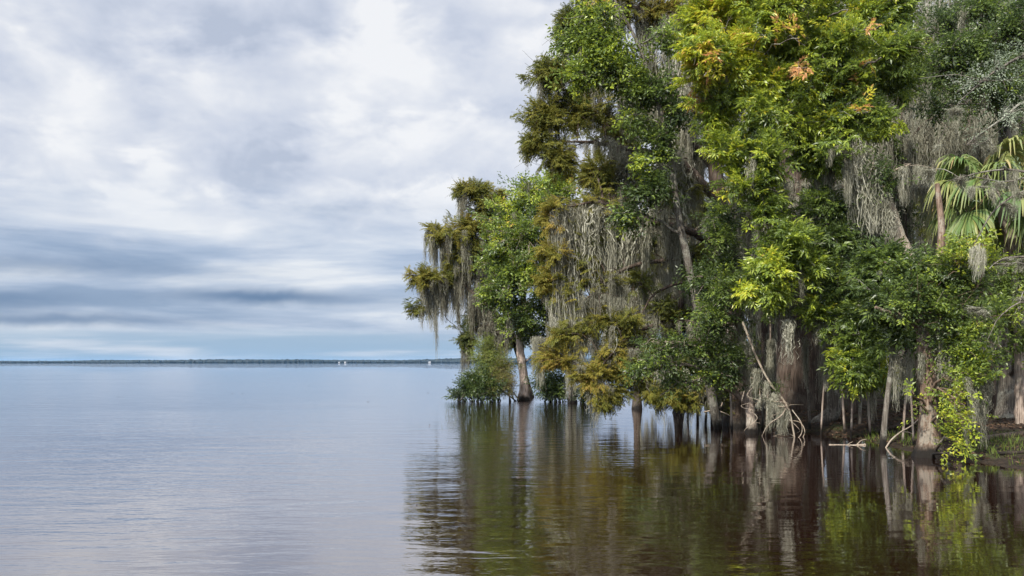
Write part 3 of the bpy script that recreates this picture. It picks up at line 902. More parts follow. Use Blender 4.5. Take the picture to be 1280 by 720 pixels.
# ------------------------------------------------------------------ the great leaning cypress and its neighbours at the corner of the bank
tree("bald_cypress", "tall leaning cypress at the bank corner, long moss curtains hanging from its left boughs", "tree",
     [[(924, 534, 0, .40), (918, 480, 0, .30), (907, 423, 0, .27), (902, 350, 0, .27), (899, 280, 0, .25), (890, 200, 0, .22), (876, 100, 0, .19), (862, 0, 0, .14), (850, -130, 0, .06)]],
     [(690, 92, 28, 20, 90, .36, 0), (678, 142, 26, 20, 90, .38, 0), (668, 183, 22, 12, 60, .36, 0), (722, 138, 34, 24, 90, .42, .5), (702, 205, 28, 14, 60, .4, 0),
      (742, 214, 32, 16, 60, .42, 0), (716, 30, 20, 26, 70, .25, 0), (764, 18, 44, 26, 120, .48, .5), (828, 12, 36, 26, 90, .55, .5), (764, 150, 36, 24, 80, .36, .8),
      (814, 148, 34, 26, 60, .3, 1), (770, -40, 50, 30, 80, .4, 0), (850, -60, 50, 30, 80, .4, 0), (800, 95, 34, 24, 60, .3, 1), (735, 100, 30, 20, 60, .35, .8),
      (690, 272, 16, 18, 50, .55, -1), (688, 318, 16, 14, 40, .55, -1), (684, 350, 12, 9, 24, .58, -1), (722, 325, 28, 16, 50, .5, -.6), (735, 262, 30, 10, 40, .5, -.6),
      (700, 418, 18, 11, 30, .52, -1), (690, 448, 18, 9, 35, .6, -1), (748, 396, 22, 11, 36, .56, -1), (738, 470, 20, 14, 44, .60, -1.5), (766, 452, 22, 22, 55, .5, -1),
      (754, 500, 16, 10, 26, .5, -1.5), (800, 436, 28, 22, 55, .42, -.5), (842, 495, 14, 16, 40, .5, -1), (850, 455, 30, 18, 50, .32, 0), (806, 470, 20, 14, 40, .42, -.6),
      (725, 300, 26, 12, 22, .3, -.8), (762, 290, 26, 12, 22, .34, -.6), (805, 300, 26, 12, 22, .25, -.3), (742, 350, 28, 14, 24, .36, -.8), (790, 352, 28, 14, 24, .3, -.6), (830, 385, 26, 14, 24, .3, -.6),
      (780, 402, 28, 14, 24, .36, -1), (705, 352, 20, 14, 18, .4, -1), (862, 318, 26, 14, 22, .25, -.2), (850, 238, 26, 12, 22, .3, 0), (800, 222, 26, 12, 22, .36, 0), (760, 232, 26, 12, 22, .36, 0), (722, 408, 20, 12, 18, .45, -1),
      (872, 492, 22, 12, 26, .36, -.6), (890, 472, 22, 14, 26, .3, -.6), (826, 502, 14, 8, 16, .42, -1), (858, 505, 16, 8, 18, .4, -.8), (812, 488, 18, 12, 22, .36, -.8), (780, 470, 20, 14, 24, .42, -1), (880, 440, 26, 16, 26, .25, -.3),
      (790, 300, 34, 20, 40, .3, .5), (840, 330, 34, 22, 40, .25, .5), (770, 490, 14, 10, 25, .45, -1)],
     'cypress', 'bark_cypress', "bald cypresses", (7, .16, .6, .6), Y=30.4, sc=1.15, moss_auto=.16, moss_len=(.4, 1.5), moss_w=(.15, .35), moss_dt=-1, keep=100,
     limbs=[([(900, 305, 0, .13), (850, 285, -.3, .11), (800, 270, -.6, .09), (750, 252, -1, .06), (712, 258, -1.2, .02)], 72, (.8, 2.7)),
            ([(896, 250, 0, .13), (850, 200, 0, .11), (800, 190, 0, .09), (745, 180, 0, .06), (705, 178, 0, .02)], 76, (.4, 2.0)),
            ([(903, 385, 0, .07), (870, 354, -.6, .06), (835, 357, -.9, .05), (812, 372, -1, .035), (800, 396, -1, .015)], 6, (.4, 1.0)),
            ([(904, 400, 0, .08), (868, 420, -.4, .06), (830, 440, -.8, .04), (790, 462, -1, .02)], 36, (.5, 1.3)),
            ([(900, 335, 0, .10), (845, 325, -.3, .08), (780, 335, -.8, .06), (735, 368, -1, .03), (715, 392, -1.1, .015)], 60, (.8, 2.4)),
            ([(905, 415, 0, .08), (845, 402, -.5, .07), (790, 420, -1, .05), (758, 452, -1.4, .03), (738, 486, -1.6, .015)], 44, (.5, 1.4)),
            ([(884, 150, 0, .12), (830, 108, .3, .09), (770, 104, .4, .05), (700, 112, .2, .02)], 60, (.5, 2.0)),
            ([(868, 40, 0, .11), (815, 14, .3, .08), (760, 4, .3, .04), (712, 20, 0, .015)], 54, (.5, 2.2)),
            ([(890, 210, .3, .10), (850, 150, .8, .08), (815, 60, 1, .04)], 54, (.8, 2.6))],
     extra_moss=[(700, 262, -1.2, 150, 14, 1), (735, 256, -1, 110, 22, 1), (760, 262, -.8, 120, 20, 0), (712, 265, -1, 190, 18, 0), (745, 490, -1.6, 28, 18, 3), (790, 190, 0, 60, 30, -1),
                 (770, 190, 0, 75, 26, -1), (830, 195, 0, 90, 26, 0), (850, 200, 0, 110, 24, -1), (805, 100, .5, 70, 24, 0), (845, 60, .6, 130, 30, 1), (785, 260, -.7, 100, 22, 0)]
     + [(float(rng.uniform(775, 905)), float(rng.uniform(440, 482)), -.8, float(rng.uniform(25, 55)), float(rng.uniform(6, 13)), int(rng.integers(-1, 2))) for _ in range(26)])

tree("water_oak", "green leaved oak threading bright and dark leaf clumps through the leaning cypress moss", "tree",
     [[(898, 537, .3, .13), (886, 470, 0, .14), (872, 380, -.3, .12), (850, 270, -.6, .10), (832, 160, -1, .08), (800, 60, -1, .05), (770, 0, -1, .03)]],
     [(738, 62, 34, 34, 150, .5, -1), (772, 92, 30, 26, 110, .48, -1), (715, 100, 20, 14, 50, .48, -1), (742, 20, 26, 18, 70, .5, -1), (704, 50, 14, 18, 40, .35, -.6), (800, 120, 22, 16, 50, .35, -1),
      (818, 108, 18, 20, 60, .18, -1), (822, 175, 18, 14, 50, .3, -1), (814, 240, 20, 18, 60, .15, -1), (795, 150, 14, 14, 30, .4, -1), (850, 140, 14, 16, 40, .22, -1), (780, 270, 14, 20, 40, .28, -1),
      (838, 40, 14, 20, 30, .4, -1), (806, 205, 12, 12, 30, .45, -1)],
     'broad', 'bark_grey', None, None, Y=28.8, sc=1.15, moss_auto=.06, moss_len=(.4, 1.2), tjit=.09)

tree("swamp_ash_sapling", "slim pale stemmed tree in the water with dark leaf clumps on its left side", "tree",
     [[(940, 542, 0, .15), (937, 505, 0, .115), (932, 465, 0, .105), (926, 420, 0, .095), (919, 370, 0, .10), (912, 310, 0, .08), (914, 240, 0, .05)]],
     [(888, 398, 26, 22, 90, .24, -1), (910, 362, 24, 18, 70, .3, -1), (868, 436, 24, 16, 60, .28, -.6), (905, 448, 24, 16, 60, .22, -.8), (822, 438, 20, 16, 50, .22, -1), (850, 480, 22, 10, 40, .3, -.6),
      (890, 470, 22, 12, 40, .3, -.5), (880, 350, 16, 14, 40, .2, -.6), (905, 325, 18, 12, 40, .2, -.5), (900, 270, 16, 18, 50, .18, -.4), (905, 300, 14, 12, 30, .3, -.8), (800, 465, 16, 12, 30, .25, -1)],
     'oak', 'bark_pale', None, (5, .06, .3, .35), Y=27.2, sc=1.15, moss_auto=.06, moss_len=(.3, 1.0), tjit=.1,
     extra_moss=[(912, 290, -.3, 70, 24, 1), (922, 298, -.3, 55, 16, 1), (928, 400, -.2, 80, 12, 1), (934, 430, -.2, 60, 10, 0), (905, 296, -.3, 55, 14, 2)])

tree("bald_cypress", "massive cypress with a broad fluted brown buttress behind the slim pale stem", "tree",
     [[(1000, 528, 0, .80), (1000, 500, 0, .74), (999, 450, 0, .68), (997, 380, 0, .62), (994, 280, 0, .55), (990, 150, 0, .46), (986, 0, 0, .36), (984, -160, 0, .15)]],
     [(905, 8, 34, 24, 80, .72, 0), (955, -20, 40, 26, 70, .5, 0), (1030, -30, 44, 26, 70, .45, 0), (870, 45, 26, 22, 60, .6, 0), (1090, 20, 40, 26, 60, .35, 0), (1120, 70, 36, 24, 60, .25, 0)],
     'cypress', 'bark_cypress', "bald cypresses", (13, .16, 1.6, .40), Y=34, sc=1.3, base_wob=.012, moss_auto=.3, moss_len=(.8, 2.4), moss_w=(.25, .5), moss_dt=-1,
     limbs=[([(990, 255, 0, .2), (950, 225, -.4, .12), (905, 232, -.8, .05)], 60, (1, 3.4)),
            ([(990, 180, 0, .2), (1040, 165, 0, .12), (1100, 175, .4, .05)], 60, (1, 3.4)),
            ([(988, 110, 0, .2), (930, 70, 0, .12), (868, 60, 0, .05)], 60, (1, 3.4)),
            ([(994, 300, -.4, .15), (1045, 285, -.5, .10), (1090, 295, -.4, .03)], 50, (1, 3.0)),
            ([(994, 330, -.4, .15), (960, 320, -.6, .10), (935, 330, -.8, .03)], 44, (1, 3.0)),
            ([(988, 60, 0, .15), (1060, 30, 0, .10), (1130, 50, 0, .03)], 54, (1, 3.4))],
     extra_moss=[(1010, 270, -1, 90, 22, 1), (970, 250, -1, 90, 22, 0), (1045, 300, -1, 100, 20, 0), (868, 62, -.3, 130, 26, 1), (1060, 300, -1, 60, 18, 1)])

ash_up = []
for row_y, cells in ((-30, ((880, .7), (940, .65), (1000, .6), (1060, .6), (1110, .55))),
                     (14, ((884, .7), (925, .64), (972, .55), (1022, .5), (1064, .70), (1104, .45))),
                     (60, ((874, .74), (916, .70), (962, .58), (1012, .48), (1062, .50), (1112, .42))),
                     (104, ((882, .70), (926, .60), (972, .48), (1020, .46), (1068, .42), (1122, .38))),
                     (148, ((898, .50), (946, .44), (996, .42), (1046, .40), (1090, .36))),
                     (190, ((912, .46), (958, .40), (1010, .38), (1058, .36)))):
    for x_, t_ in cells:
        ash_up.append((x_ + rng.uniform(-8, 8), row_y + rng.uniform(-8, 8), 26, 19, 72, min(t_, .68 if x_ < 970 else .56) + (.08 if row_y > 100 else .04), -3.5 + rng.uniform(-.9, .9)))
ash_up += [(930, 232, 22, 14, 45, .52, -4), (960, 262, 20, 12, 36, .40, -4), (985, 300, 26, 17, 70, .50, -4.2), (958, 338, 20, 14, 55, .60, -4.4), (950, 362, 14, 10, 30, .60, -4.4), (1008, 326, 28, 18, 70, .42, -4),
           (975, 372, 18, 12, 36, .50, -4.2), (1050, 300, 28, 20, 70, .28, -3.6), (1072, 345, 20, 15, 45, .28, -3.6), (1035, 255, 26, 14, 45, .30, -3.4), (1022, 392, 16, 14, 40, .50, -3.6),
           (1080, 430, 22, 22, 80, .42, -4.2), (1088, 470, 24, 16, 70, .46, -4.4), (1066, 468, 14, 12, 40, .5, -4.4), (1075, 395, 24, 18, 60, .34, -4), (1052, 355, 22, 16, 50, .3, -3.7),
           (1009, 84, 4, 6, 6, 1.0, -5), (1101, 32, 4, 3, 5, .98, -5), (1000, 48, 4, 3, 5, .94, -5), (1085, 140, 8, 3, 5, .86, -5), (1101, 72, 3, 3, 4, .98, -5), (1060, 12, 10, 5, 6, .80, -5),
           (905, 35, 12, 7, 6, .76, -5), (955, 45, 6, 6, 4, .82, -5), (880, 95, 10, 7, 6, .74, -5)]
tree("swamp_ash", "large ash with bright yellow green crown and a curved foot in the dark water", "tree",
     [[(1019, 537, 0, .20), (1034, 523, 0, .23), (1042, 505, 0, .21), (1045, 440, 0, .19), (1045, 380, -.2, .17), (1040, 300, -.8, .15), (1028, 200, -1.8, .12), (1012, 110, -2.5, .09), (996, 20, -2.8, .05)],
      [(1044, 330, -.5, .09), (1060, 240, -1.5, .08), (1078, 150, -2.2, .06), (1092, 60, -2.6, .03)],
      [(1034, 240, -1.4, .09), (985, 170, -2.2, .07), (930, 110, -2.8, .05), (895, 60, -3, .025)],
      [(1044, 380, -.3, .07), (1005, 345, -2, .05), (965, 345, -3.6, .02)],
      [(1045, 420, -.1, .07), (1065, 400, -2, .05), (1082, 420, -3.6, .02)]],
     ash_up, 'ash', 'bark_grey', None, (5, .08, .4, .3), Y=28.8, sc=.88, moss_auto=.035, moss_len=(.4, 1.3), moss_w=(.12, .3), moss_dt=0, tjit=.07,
     extra_moss=[(985, 398, -4.2, 58, 15, 3), (1074, 372, -3.8, 66, 9, 2), (1090, 440, -4, 90, 9, 1), (1038, 410, -.4, 70, 12, 1), (1045, 410, -.4, 50, 10, 0), (1030, 395, -.4, 110, 10, 0),
                 (1020, 200, -2, 90, 16, 1), (975, 225, -2.6, 70, 20, 1), (1000, 160, -2.4, 60, 14, 1)])

# ------------------------------------------------------------------ trees along the muddy bank
tree("swamp_ash_sapling", "thin straight grey stem rising from the water beside a bent white stick", "tree",
     [[(1104, 559, 0, .075), (1108, 510, 0, .066), (1115, 450, 0, .06), (1118, 395, 0, .055), (1113, 330, 0, .04)]],
     [(1108, 372, 26, 16, 55, .30, -.5), (1132, 412, 20, 14, 40, .3, -.3), (1118, 335, 24, 15, 45, .26, 0), (1095, 330, 20, 14, 40, .24, 0)],
     'ash', 'bark_grey', None, None, Y=22.8, sc=.95, moss_auto=.03, moss_len=(.3, .9), extra_moss=[(1117, 430, -.1, 85, 9, 1), (1127, 445, -.1, 50, 8, 0), (1116, 400, -.1, 50, 8, 1)])

tree("tupelo", "forked tree with a flared reddish foot at the water edge and trailing yellow leaves", "tree",
     [[(1162, 572, 0, .235), (1162, 545, 0, .20), (1162, 500, 0, .17), (1160, 450, 0, .15), (1156, 412, 0, .14), (1166, 360, .2, .11), (1178, 300, .3, .08), (1172, 230, .5, .05)],
      [(1158, 425, 0, .10), (1140, 402, -.1, .08), (1118, 394, -.2, .06), (1094, 384, -.3, .03)],
      [(1166, 370, .2, .06), (1200, 362, -.4, .045), (1240, 368, -.8, .02)]],
     [(1146, 362, 24, 14, 50, .28, -.4), (1190, 395, 30, 22, 80, .32, -.7), (1204, 345, 30, 20, 75, .34, -.5), (1130, 335, 28, 16, 55, .28, 0), (1222, 400, 24, 18, 56, .36, -.7), (1206, 436, 16, 10, 22, .42, -.8),
      (1214, 478, 16, 12, 24, .48, -1.1), (1204, 522, 12, 18, 22, .60, -1.3), (1194, 498, 8, 10, 10, .55, -1.2), (1206, 556, 10, 6, 10, .58, -1.3), (1232, 456, 12, 14, 16, .40, -.8), (1142, 492, 6, 9, 5, .55, -.6),
      (1212, 308, 18, 6, 20, .64, -.8), (1190, 324, 18, 7, 22, .54, -.8), (1230, 318, 12, 8, 14, .56, -.8), (1170, 340, 24, 16, 50, .30, 0), (1215, 440, 18, 14, 35, .5, -.9), (1140, 508, 6, 4, 4, .6, -.6),
      (1130, 380, 20, 12, 36, .3, -.5), (1188, 418, 14, 9, 20, .3, -.6), (1196, 572, 5, 3, 4, .7, -1.3)],
     'broad', 'bark_red', None, (6, .15, .35, .45), Y=20.4, sc=.85, moss_auto=.07, moss_len=(.3, .9), moss_w=(.1, .22), tjit=.09,
     extra_moss=[(1185, 430, -.5, 60, 18, 0), (1230, 460, -.6, 60, 16, 0), (1226, 500, -.7, 62, 10, 0), (1152, 440, -.2, 40, 8, 0), (1215, 500, -.7, 40, 10, 1)])

tree("red_bay", "stout grey trunk standing on the bank at the right edge, glossy dark crown high above", "tree",
     [[(1262, 541, 0, .40), (1264, 500, 0, .31), (1266, 440, 0, .28), (1265, 380, 0, .25), (1262, 300, 0, .21), (1257, 200, 0, .17), (1250, 90, 0, .11), (1246, -30, 0, .05)]],
     [(1200, 56, 28, 20, 90, .24, -2), (1238, 92, 30, 18, 90, .24, -2), (1262, 42, 30, 22, 90, .26, -2), (1216, 112, 26, 12, 60, .2, -2), (1180, 88, 16, 14, 45, .24, -1.6), (1272, 118, 24, 16, 50, .2, -2),
      (1230, 10, 34, 20, 80, .26, -1), (1266, 352, 22, 22, 60, .42, -3), (1250, 390, 22, 16, 44, .38, -3.4), (1280, 425, 12, 16, 20, .42, -3.4), (1180, 30, 26, 20, 60, .12, 0), (1170, 140, 24, 14, 36, .15, 1),
      (1274, 385, 12, 14, 18, .52, -4), (1290, 20, 30, 20, 60, .25, -2)],
     'oak', 'bark_grey', None, (6, .08, .3, .4), Y=27.4, sc=1.2, moss_auto=.08, moss_len=(.4, 1.6), moss_w=(.2, .4), tjit=.06)

tree("leaning_dead_tree", "bare pale trunk leaning left behind the green leaves, top draped with moss", "tree",
     [[(1160, 520, 0, .22), (1150, 430, 0, .21), (1136, 335, 0, .20), (1120, 290, 0, .19), (1106, 248, 0, .17), (1088, 202, 0, .15), (1072, 165, 0, .12), (1064, 130, 0, .07)]],
     [(1110, 232, 20, 10, 30, .2, -.4), (1096, 215, 14, 10, 20, .22, -.4)],
     'oak', 'twig_pale', None, None, Y=24.9, sc=1.1,
     limbs=[([(1090, 205, 0, .06), (1110, 215, -.2, .04), (1140, 205, -.4, .015)], 10, (.5, 1.6)), ([(1078, 178, 0, .06), (1066, 190, -.3, .03), (1060, 205, -.4, .015)], 14, (.6, 2.0))],
     extra_moss=[(1076, 175, -.3, 80, 20, 1), (1088, 205, -.3, 95, 22, 1), (1102, 240, -.3, 55, 16, 0), (1112, 262, -.3, 55, 14, 0), (1070, 165, -.3, 75, 14, 2), (1096, 222, -.3, 70, 14, 1)])

for i, (bx, by, tx, r) in enumerate(((1066, 529, 6, .12), (1090, 528, 10, .10), (1135, 530, -6, .12), (1196, 531, 14, .17), (1238, 527, 4, .20), (1222, 524, -8, .10), (1292, 530, 6, .2), (962, 523, -8, .3))):
    Yy = [31, 33, 31.5, 31, 32, 34.5, 30, 35.5][i]
    bh = P(bx, 0, Yy)
    gz = float(bank_h(bh[0], Yy))
    by = HZ + (H - gz) * F / Yy
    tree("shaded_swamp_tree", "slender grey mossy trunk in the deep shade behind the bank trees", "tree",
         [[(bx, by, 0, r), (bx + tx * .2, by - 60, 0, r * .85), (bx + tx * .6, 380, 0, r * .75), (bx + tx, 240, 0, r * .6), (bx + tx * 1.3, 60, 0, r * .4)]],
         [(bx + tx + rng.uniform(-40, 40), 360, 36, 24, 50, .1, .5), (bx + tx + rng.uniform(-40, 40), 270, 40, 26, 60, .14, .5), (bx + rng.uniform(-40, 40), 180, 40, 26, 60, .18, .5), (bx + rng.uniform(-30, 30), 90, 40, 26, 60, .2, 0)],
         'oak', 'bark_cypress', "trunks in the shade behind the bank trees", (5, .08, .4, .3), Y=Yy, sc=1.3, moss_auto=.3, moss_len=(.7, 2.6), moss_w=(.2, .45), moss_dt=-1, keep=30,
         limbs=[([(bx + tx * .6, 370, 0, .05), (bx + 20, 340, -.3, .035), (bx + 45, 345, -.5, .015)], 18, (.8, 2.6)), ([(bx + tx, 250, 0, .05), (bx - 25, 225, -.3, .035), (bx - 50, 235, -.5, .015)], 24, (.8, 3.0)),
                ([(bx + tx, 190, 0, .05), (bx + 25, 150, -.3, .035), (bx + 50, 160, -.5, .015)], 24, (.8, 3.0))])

stem_spots = [(1033, 541, 27.8, .045, 6), (1056, 545, 26.6, .035, -8), (1074, 541, 27.5, .05, 5), (1088, 549, 25.4, .03, -10), (905, 530, 31, .05, -10), (953, 536, 29, .04, 8), (1128, 556, 23.2, .03, 9),
              (890, 527, 32, .06, 5), (971, 533, 29.5, .05, -6), (1142, 560, 22.6, .025, -6),
              (882, 528, 31, .04, 9), (915, 537, 28.6, .035, -5), (958, 543, 27, .03, 5), (1012, 541, 27.8, .04, -5), (1026, 545, 26.5, .028, 8), (1064, 549, 25.4, .03, 4), (872, 522, 33, .05, -4), (860, 518, 34, .035, 6)]
for (bx, by, Yy, r, tx) in stem_spots:
    tree("slender_sapling", "thin mossy stem among the bigger trunks at the water edge", "sapling",
         [[(bx, by, 0, r), (bx + tx * .4, by - 55, 0, r * .9), (bx + tx, by - 120, 0, r * .75), (bx + tx * .6, by - 190, 0, r * .5)]],
         [(bx + tx, by - 165, 20, 12, 20, .25, -.2), (bx + tx * .8, by - 200, 20, 12, 20, .25, -.2)],
         'oak', 'bark_pale' if r < .036 else 'bark_grey', "thin stems at the water edge", None, Y=Yy, sc=1.0, sides=8, moss_auto=.3, moss_len=(.3, 1.2), moss_w=(.1, .25),
         extra_moss=[(bx + tx, by - 120, -.1, 55, 7, 0), (bx + tx * .8, by - 95, -.1, 40, 6, 1)])

# ---- cabbage palm
def fan_frond(base, azm, el, pet, size, tint):
    gq = Geo()
    d0 = np.array([math.cos(azm) * math.cos(el), math.sin(azm) * math.cos(el), math.sin(el)])
    n = 9
    t = np.linspace(0, 1, n)[:, None]
    path = base + d0 * pet * t + np.array([0, 0, -0.22 * pet]) * t ** 2
    tube(gq, path, np.linspace(.022, .013, n), 5, 0, None, 0, tint)
    hub = path[-1]
    fwd = nrm(path[-1] - path[-2])
    side = nrm(np.cross(fwd, [0, 0, 1.0]))
    up = np.cross(side, fwd)
    nb = 38
    for i in range(nb):
        a = (i / (nb - 1) - .5) * 2 * 2.15
        L = size * (1 - .22 * abs(a) / 2.15) * rng.uniform(.88, 1.05)
        d = fwd * math.cos(a) + side * math.sin(a) - up * .12 * abs(math.sin(a))
        w = np.array([.010, .030, .030, .020, .004]) * (size / .9)
        s_ = np.array([0, .3, .6, .82, 1.0])
        dr = np.array([0, .02, .11, .31, .62]) * rng.uniform(.6, 1.6) * L
        c = hub + d * (s_ * L * (1 - .15 * s_))[:, None]
        c[:, 2] -= dr
        tang = nrm(np.gradient(c, axis=0))
        wd = nrm(np.cross(tang, up + rng.normal(0, .25, 3)))
        l = c + wd * w[:, None]
        r = c - wd * w[:, None]
        m_ = c - up * .35 * w[:, None]
        v = np.stack([l, m_, r], 1).reshape(-1, 3)
        ii = 3 * np.arange(4)
        q = np.concatenate([np.stack([ii, ii + 1, ii + 4, ii + 3], 1), np.stack([ii + 1, ii + 2, ii + 5, ii + 4], 1)])
        gq.put(v, q, np.clip(tint + rng.normal(0, .05) + (0.22 if rng.random() < .06 else 0), 0, 1) * np.repeat([1, 1, 1, 1.05, 1.25], 3), 0)
    return gq
pY = 25.2
pb = P(1279, 541, pY)
pt = thing("cabbage_palm", "fan palm with drooping green fronds beside the stout grey trunk", "palm", (pb[0], pb[1], .25))
gq = Geo()
pp = smooth_path(np.array([P(1279, 552, pY), P(1277, 450, pY), P(1270, 330, pY), P(1244, 232, pY)]), 34)
tube(gq, pp, np.linspace(.19, .15, 34) * (1 + .08 * np.sin(np.arange(34) * 2.1)), 14, .05)
gq.build("trunk", M['bark_pale'], pt)
hub = pp[-1]
for i in range(26):
    a = i * 2.39996 + rng.normal(0, .2)
    el = math.radians(72 - 118 * (i / 25.0) ** 0.9)
    fan_frond(hub + rng.normal(0, .05, 3), a, el, rng.uniform(.9, 1.3), rng.uniform(.85, 1.1), .58 + rng.normal(0, .08) + (.5 if i == 25 else (.3 if i == 22 else 0))).build("frond", M['palm'], pt)

# ---- lichened tree: trunk just outside the frame, sparse grey boughs reach in
tree("lichened_tree", "sparse grey green lichen covered boughs reaching in from the right edge before the palm", "tree",
     [[(1352, 590, 0, .16), (1346, 430, 0, .13), (1338, 260, 0, .11), (1330, 120, 0, .08), (1325, 20, 0, .04)]],
     [(1250, 84, 20, 8, 34, .55, 0), (1222, 102, 20, 7, 34, .6, 0), (1276, 72, 20, 9, 34, .5, 0), (1204, 124, 9, 6, 14, .6, 0), (1262, 140, 20, 7, 30, .6, 0), (1232, 164, 14, 6, 22, .6, 0), (1214, 178, 8, 5, 10, .6, 0),
      (1284, 122, 14, 8, 22, .5, 0), (1296, 95, 14, 10, 20, .5, 0), (1228, 222, 18, 5, 14, .6, 0), (1262, 212, 18, 5, 14, .7, 0), (1240, 236, 8, 8, 8, .45, 0), (1310, 200, 16, 14, 30, .5, 0)],
     'small', 'bark_grey', None, None, Y=17.6, sc=.85, tjit=.12,
     limbs=[([(1332, 120, 0, .05), (1288, 76, 0, .03), (1246, 92, 0, .02), (1200, 128, 0, .008)], 2, (.1, .3)), ([(1336, 190, 0, .05), (1290, 132, 0, .03), (1256, 150, 0, .02), (1208, 182, 0, .008)], 2, (.1, .3)),
            ([(1338, 250, 0, .05), (1288, 216, 0, .025), (1240, 212, 0, .016), (1186, 226, 0, .006)], 5, (.1, .4)), ([(1338, 255, 0, .05), (1290, 236, 0, .025), (1245, 262, 0, .016), (1222, 306, 0, .008)], 4, (.1, .4)),
            ([(1338, 258, 0, .04), (1295, 222, 0, .02), (1250, 226, 0, .012), (1200, 216, 0, .005)], 3, (.1, .3)),
            ([(1344, 400, 0, .05), (1300, 330, 0, .025), (1262, 322, 0, .016), (1236, 336, 0, .007)], 3, (.1, .3)), ([(1344, 420, 0, .04), (1290, 380, 0, .02), (1255, 396, 0, .012), (1238, 430, 0, .005)], 2, (.1, .3))],
     extra_moss=[(1222, 303, 0, 50, 8, 2), (1229, 309, 0, 38, 6, 2), (1266, 216, 0, 44, 9, 1), (1215, 308, 0, 28, 5, 2)])

# ---- fallen branch with looping vines, driftwood, bent stick
def wood(geo, pts, r0, r1, sides=7, wob=.05):
    p = smooth_path(np.array([np.asarray(q) for q in pts]), max(8, 6 * len(pts)))
    tube(geo, p, np.linspace(r0, r1, len(p)), sides, wob)
    return p
fy = 26.0
fb = P(988, 545, fy)
ft = thing("fallen_branch", "long bare fallen branch sloping into the water with looping vine stems and moss", "branch", (fb[0], fb[1], 0))
gq = Geo()
wood(gq, [P(928, 402, fy + .3), P(945, 445, fy + .2), P(962, 478, fy), P(984, 508, fy - .1), P(992, 540, fy - .2), P(994, 556, fy - .2)], .035, .02)
gq.build("bough", M['twig_pale'], ft)
for j_ in range(9):
    a0, b0 = rng.uniform(930, 985), rng.uniform(470, 515)
    pts_ = [(a0, b0)]
    for _ in range(4):
        a0 += rng.normal(3, 9)
        b0 = min(556, b0 + rng.uniform(2, 18))
        pts_.append((a0, b0))
    gq = Geo()
    wood(gq, [P(a, b, fy + .4 * math.sin(1.7 * q_ + j_)) for q_, (a, b) in enumerate(pts_)], .011, .005, 5)
    gq.build("twig", M['twig_pale'], ft)
for pts in ([(990, 512), (1002, 530), (1000, 545), (985, 552), (958, 550), (952, 548)], [(950, 550), (962, 530), (984, 526), (1000, 528), (1006, 540), (1000, 552), (996, 556)], [(952, 552), (968, 545), (984, 542), (996, 548), (1000, 556)],
            [(944, 506), (955, 500), (975, 508), (990, 506), (1004, 506)], [(984, 508), (976, 520), (962, 530), (957, 545), (960, 556)], [(950, 552), (965, 556), (985, 553), (1002, 550)]):
    gq = Geo()
    n = len(pts)
    wood(gq, [P(a, b, fy + .35 * math.sin(2.2 * j + a)) for j, (a, b) in enumerate(pts)], .016, .009, 6)
    gq.build("vine", M['twig_pale'], ft)
gq = Geo()
mi = [(P(x_, y_, fy - .15), l_ * fy / F, .22, rng.uniform(0, 6), d_) for x_, y_, l_, d_ in ((962, 496, 46, 1), (975, 502, 44, 1), (968, 490, 30, 2), (952, 492, 22, 1), (982, 510, 40, 0), (946, 460, 40, 0), (958, 475, 30, 1))]
for it in mi:
    c_ = Geo()
    put_moss(c_, [it], MOSS)
    c_.build("moss_drape", M['moss'], ft)
put_sprays(gq, 'oak', np.array([P(965, 488, fy)] * 16) + rng.normal(0, .2, (16, 3)), rng.normal(0, 1, (16, 3)), .8, .2)
gq.build("leaves", M['broad'], ft)

dy_ = 23.4
gq = Geo()
wood(gq, [P(1036, 556, dy_), P(1050, 556.5, dy_), (P(1066, 557, dy_ - .1)), P(1082, 556, dy_ - .1)], .02, .03)
wood(gq, [P(1070, 557, dy_ - .1), P(1076, 551, dy_), P(1083, 549, dy_)], .016, .006)
wood(gq, [P(1058, 557, dy_ - .1), P(1062, 554, dy_), P(1066, 552, dy_)], .012, .005)
o = gq.build("driftwood", M['twig_pale'], None, tuple(P(1060, HZ + H * F / dy_, dy_)))
tag(o, "thin pale driftwood stick floating level on the dark water", "driftwood")
gq = Geo()
wood(gq, [P(1106, 562, 22.6), P(1114, 550, 22.7), P(1126, 540, 22.9), P(1138, 533, 23.4), P(1148, 524, 24.2)], .022, .012)
wood(gq, [P(1126, 540, 22.9), P(1134, 540, 23.2), P(1142, 543, 23.4)], .012, .006)
o = gq.build("bent_stick", M['twig_pale'], None, tuple(P(1106, HZ + H * F / 22.6, 22.6)))
tag(o, "bent pale stick arching out of the water right of the thin straight stem", "stick")
gq = Geo()
wood(gq, [P(880, 515, 29.5), P(893, 512, 29.3), P(901, 508, 29.2), P(903, 503, 29.2)], .025, .015)
wood(gq, [P(893, 512, 29.3), P(905, 516, 29.0), P(915, 521, 29.0)], .02, .01)
o = gq.build("driftwood", M['twig_pale'], None, tuple(P(893, HZ + H * F / 29.3, 29.3)))
tag(o, "knobbly grey driftwood snag poking up left of the leaning cypress foot", "driftwood")

# logs and roots lying on the bank
for (pts, r0, lab) in (([(10.1, 21.2), (10.9, 21.6), (12.0, 21.9)], .09, "rotting log on the mud behind the forked tree"), ([(9.6, 25.5), (10.6, 25.9), (11.8, 25.6)], .07, "thin dark log lying deep on the shaded bank"),
                       ([(9.9, 19.6), (10.5, 19.4), (11.2, 19.7)], .04, "short stick on the mud at the right water edge")):
    gq = Geo()
    wood(gq, [(x_, y_, float(bank_h(x_, y_)) + r0 * .6) for x_, y_ in pts], r0, r0 * .7, 9)
    x_, y_ = pts[0]
    tag(gq.build("fallen_log", M['bark_cypress'], None, (x_, y_, float(bank_h(x_, y_)))), lab, "log")

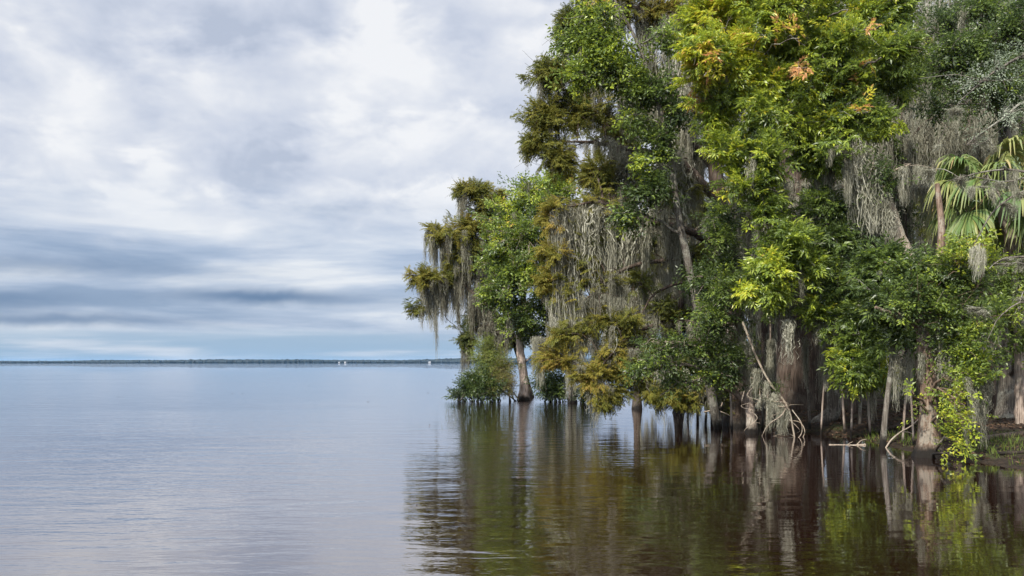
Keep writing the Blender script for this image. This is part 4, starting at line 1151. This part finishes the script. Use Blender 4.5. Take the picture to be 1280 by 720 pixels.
# leaf litter, grass, fallen twigs on the bank
n = 16000
x = rng.uniform(7.2, 17, n)
y = rng.uniform(15, 36, n)
ok = signed_dist(x, y) > 0.1
x, y = x[ok], y[ok]
n = len(x)
c = np.stack([x, y, bank_h(x, y) + .012], 1)
a = rng.uniform(0, 6.28, n)
L = rng.uniform(.03, .07, n)
d = np.stack([np.cos(a), np.sin(a), rng.normal(0, .25, n)], 1) * L[:, None]
s_ = np.stack([-np.sin(a), np.cos(a), rng.normal(0, .35, n)], 1) * (L * .4)[:, None]
V = np.stack([c - d, c + s_, c + d, c - s_], 1).reshape(-1, 3)
gq = Geo()
gq.put(V, np.arange(4 * n).reshape(-1, 4), np.repeat(np.clip(rng.normal(.45, .25, n), 0, 1), 4))
tag(gq.build("leaf_litter", M['litter']), "brown fallen leaves covering the muddy bank", "leaf litter", kind="stuff")

n = 7000
x = rng.uniform(9.0, 14, n)
y = rng.uniform(17, 26, n)
sd = signed_dist(x, y)
ok = (sd > -.05) & (sd < 2.2) & (vnoise(x * 2.2, y * 2.2, 21) > .05)
x, y = x[ok], y[ok]
n = len(x)
a = rng.uniform(0, 6.28, n)
hh = rng.uniform(.06, .24, n)
b = np.stack([x, y, bank_h(x, y) - .01], 1)
w = np.stack([np.cos(a), np.sin(a), np.zeros(n)], 1) * .005
ln = np.stack([rng.normal(0, .35, n), rng.normal(0, .35, n), np.ones(n)], 1) * hh[:, None]
V = np.stack([b - w, b + w, b + ln * .6 + w * .8, b + ln * .6 - w * .8, b + ln + [0, 0, -.01] + w * .1, b + ln + [0, 0, -.01] - w * .1], 1).reshape(-1, 3)
i6 = 6 * np.arange(n)[:, None]
gq = Geo()
gq.put(V, np.concatenate([i6 + [0, 1, 2, 3], i6 + [3, 2, 4, 5]]), np.repeat(np.clip(rng.normal(.5, .2, n), 0, 1), 6))
tag(gq.build("grass", M['grass']), "short green grass tufts along the water edge", "grass", kind="stuff")

# a few leaves afloat on the open lake
for i, (px, py) in enumerate(((290, 492), (303, 492), (386, 482.5), (535, 491), (537, 531), (460, 502), (521, 632), (148, 496))):
    yy = Yw(py)
    x0 = (px - 640) * yy / F
    gq = Geo()
    r_ = 0.00036 * yy * 1.6
    th_ = np.linspace(0, 2 * math.pi, 9)[:-1]
    v = np.stack([x0 + r_ * 1.8 * np.cos(th_) * (1 + .2 * np.sin(3 * th_ + i)), yy + r_ * 1.5 * np.sin(th_), .008 + .004 * np.cos(th_ * 2)], 1)
    v = np.vstack([v, [[x0, yy, .016]]])
    gq.put(v, [(0, 1, 2, 8), (2, 3, 4, 8), (4, 5, 6, 8), (6, 7, 0, 8)], .3, 0)
    tag(gq.build("floating_leaf", M['litter'], None, (x0, yy, 0)), "dark dead leaf floating on the open lake", "leaf", "dead leaves afloat on the lake")
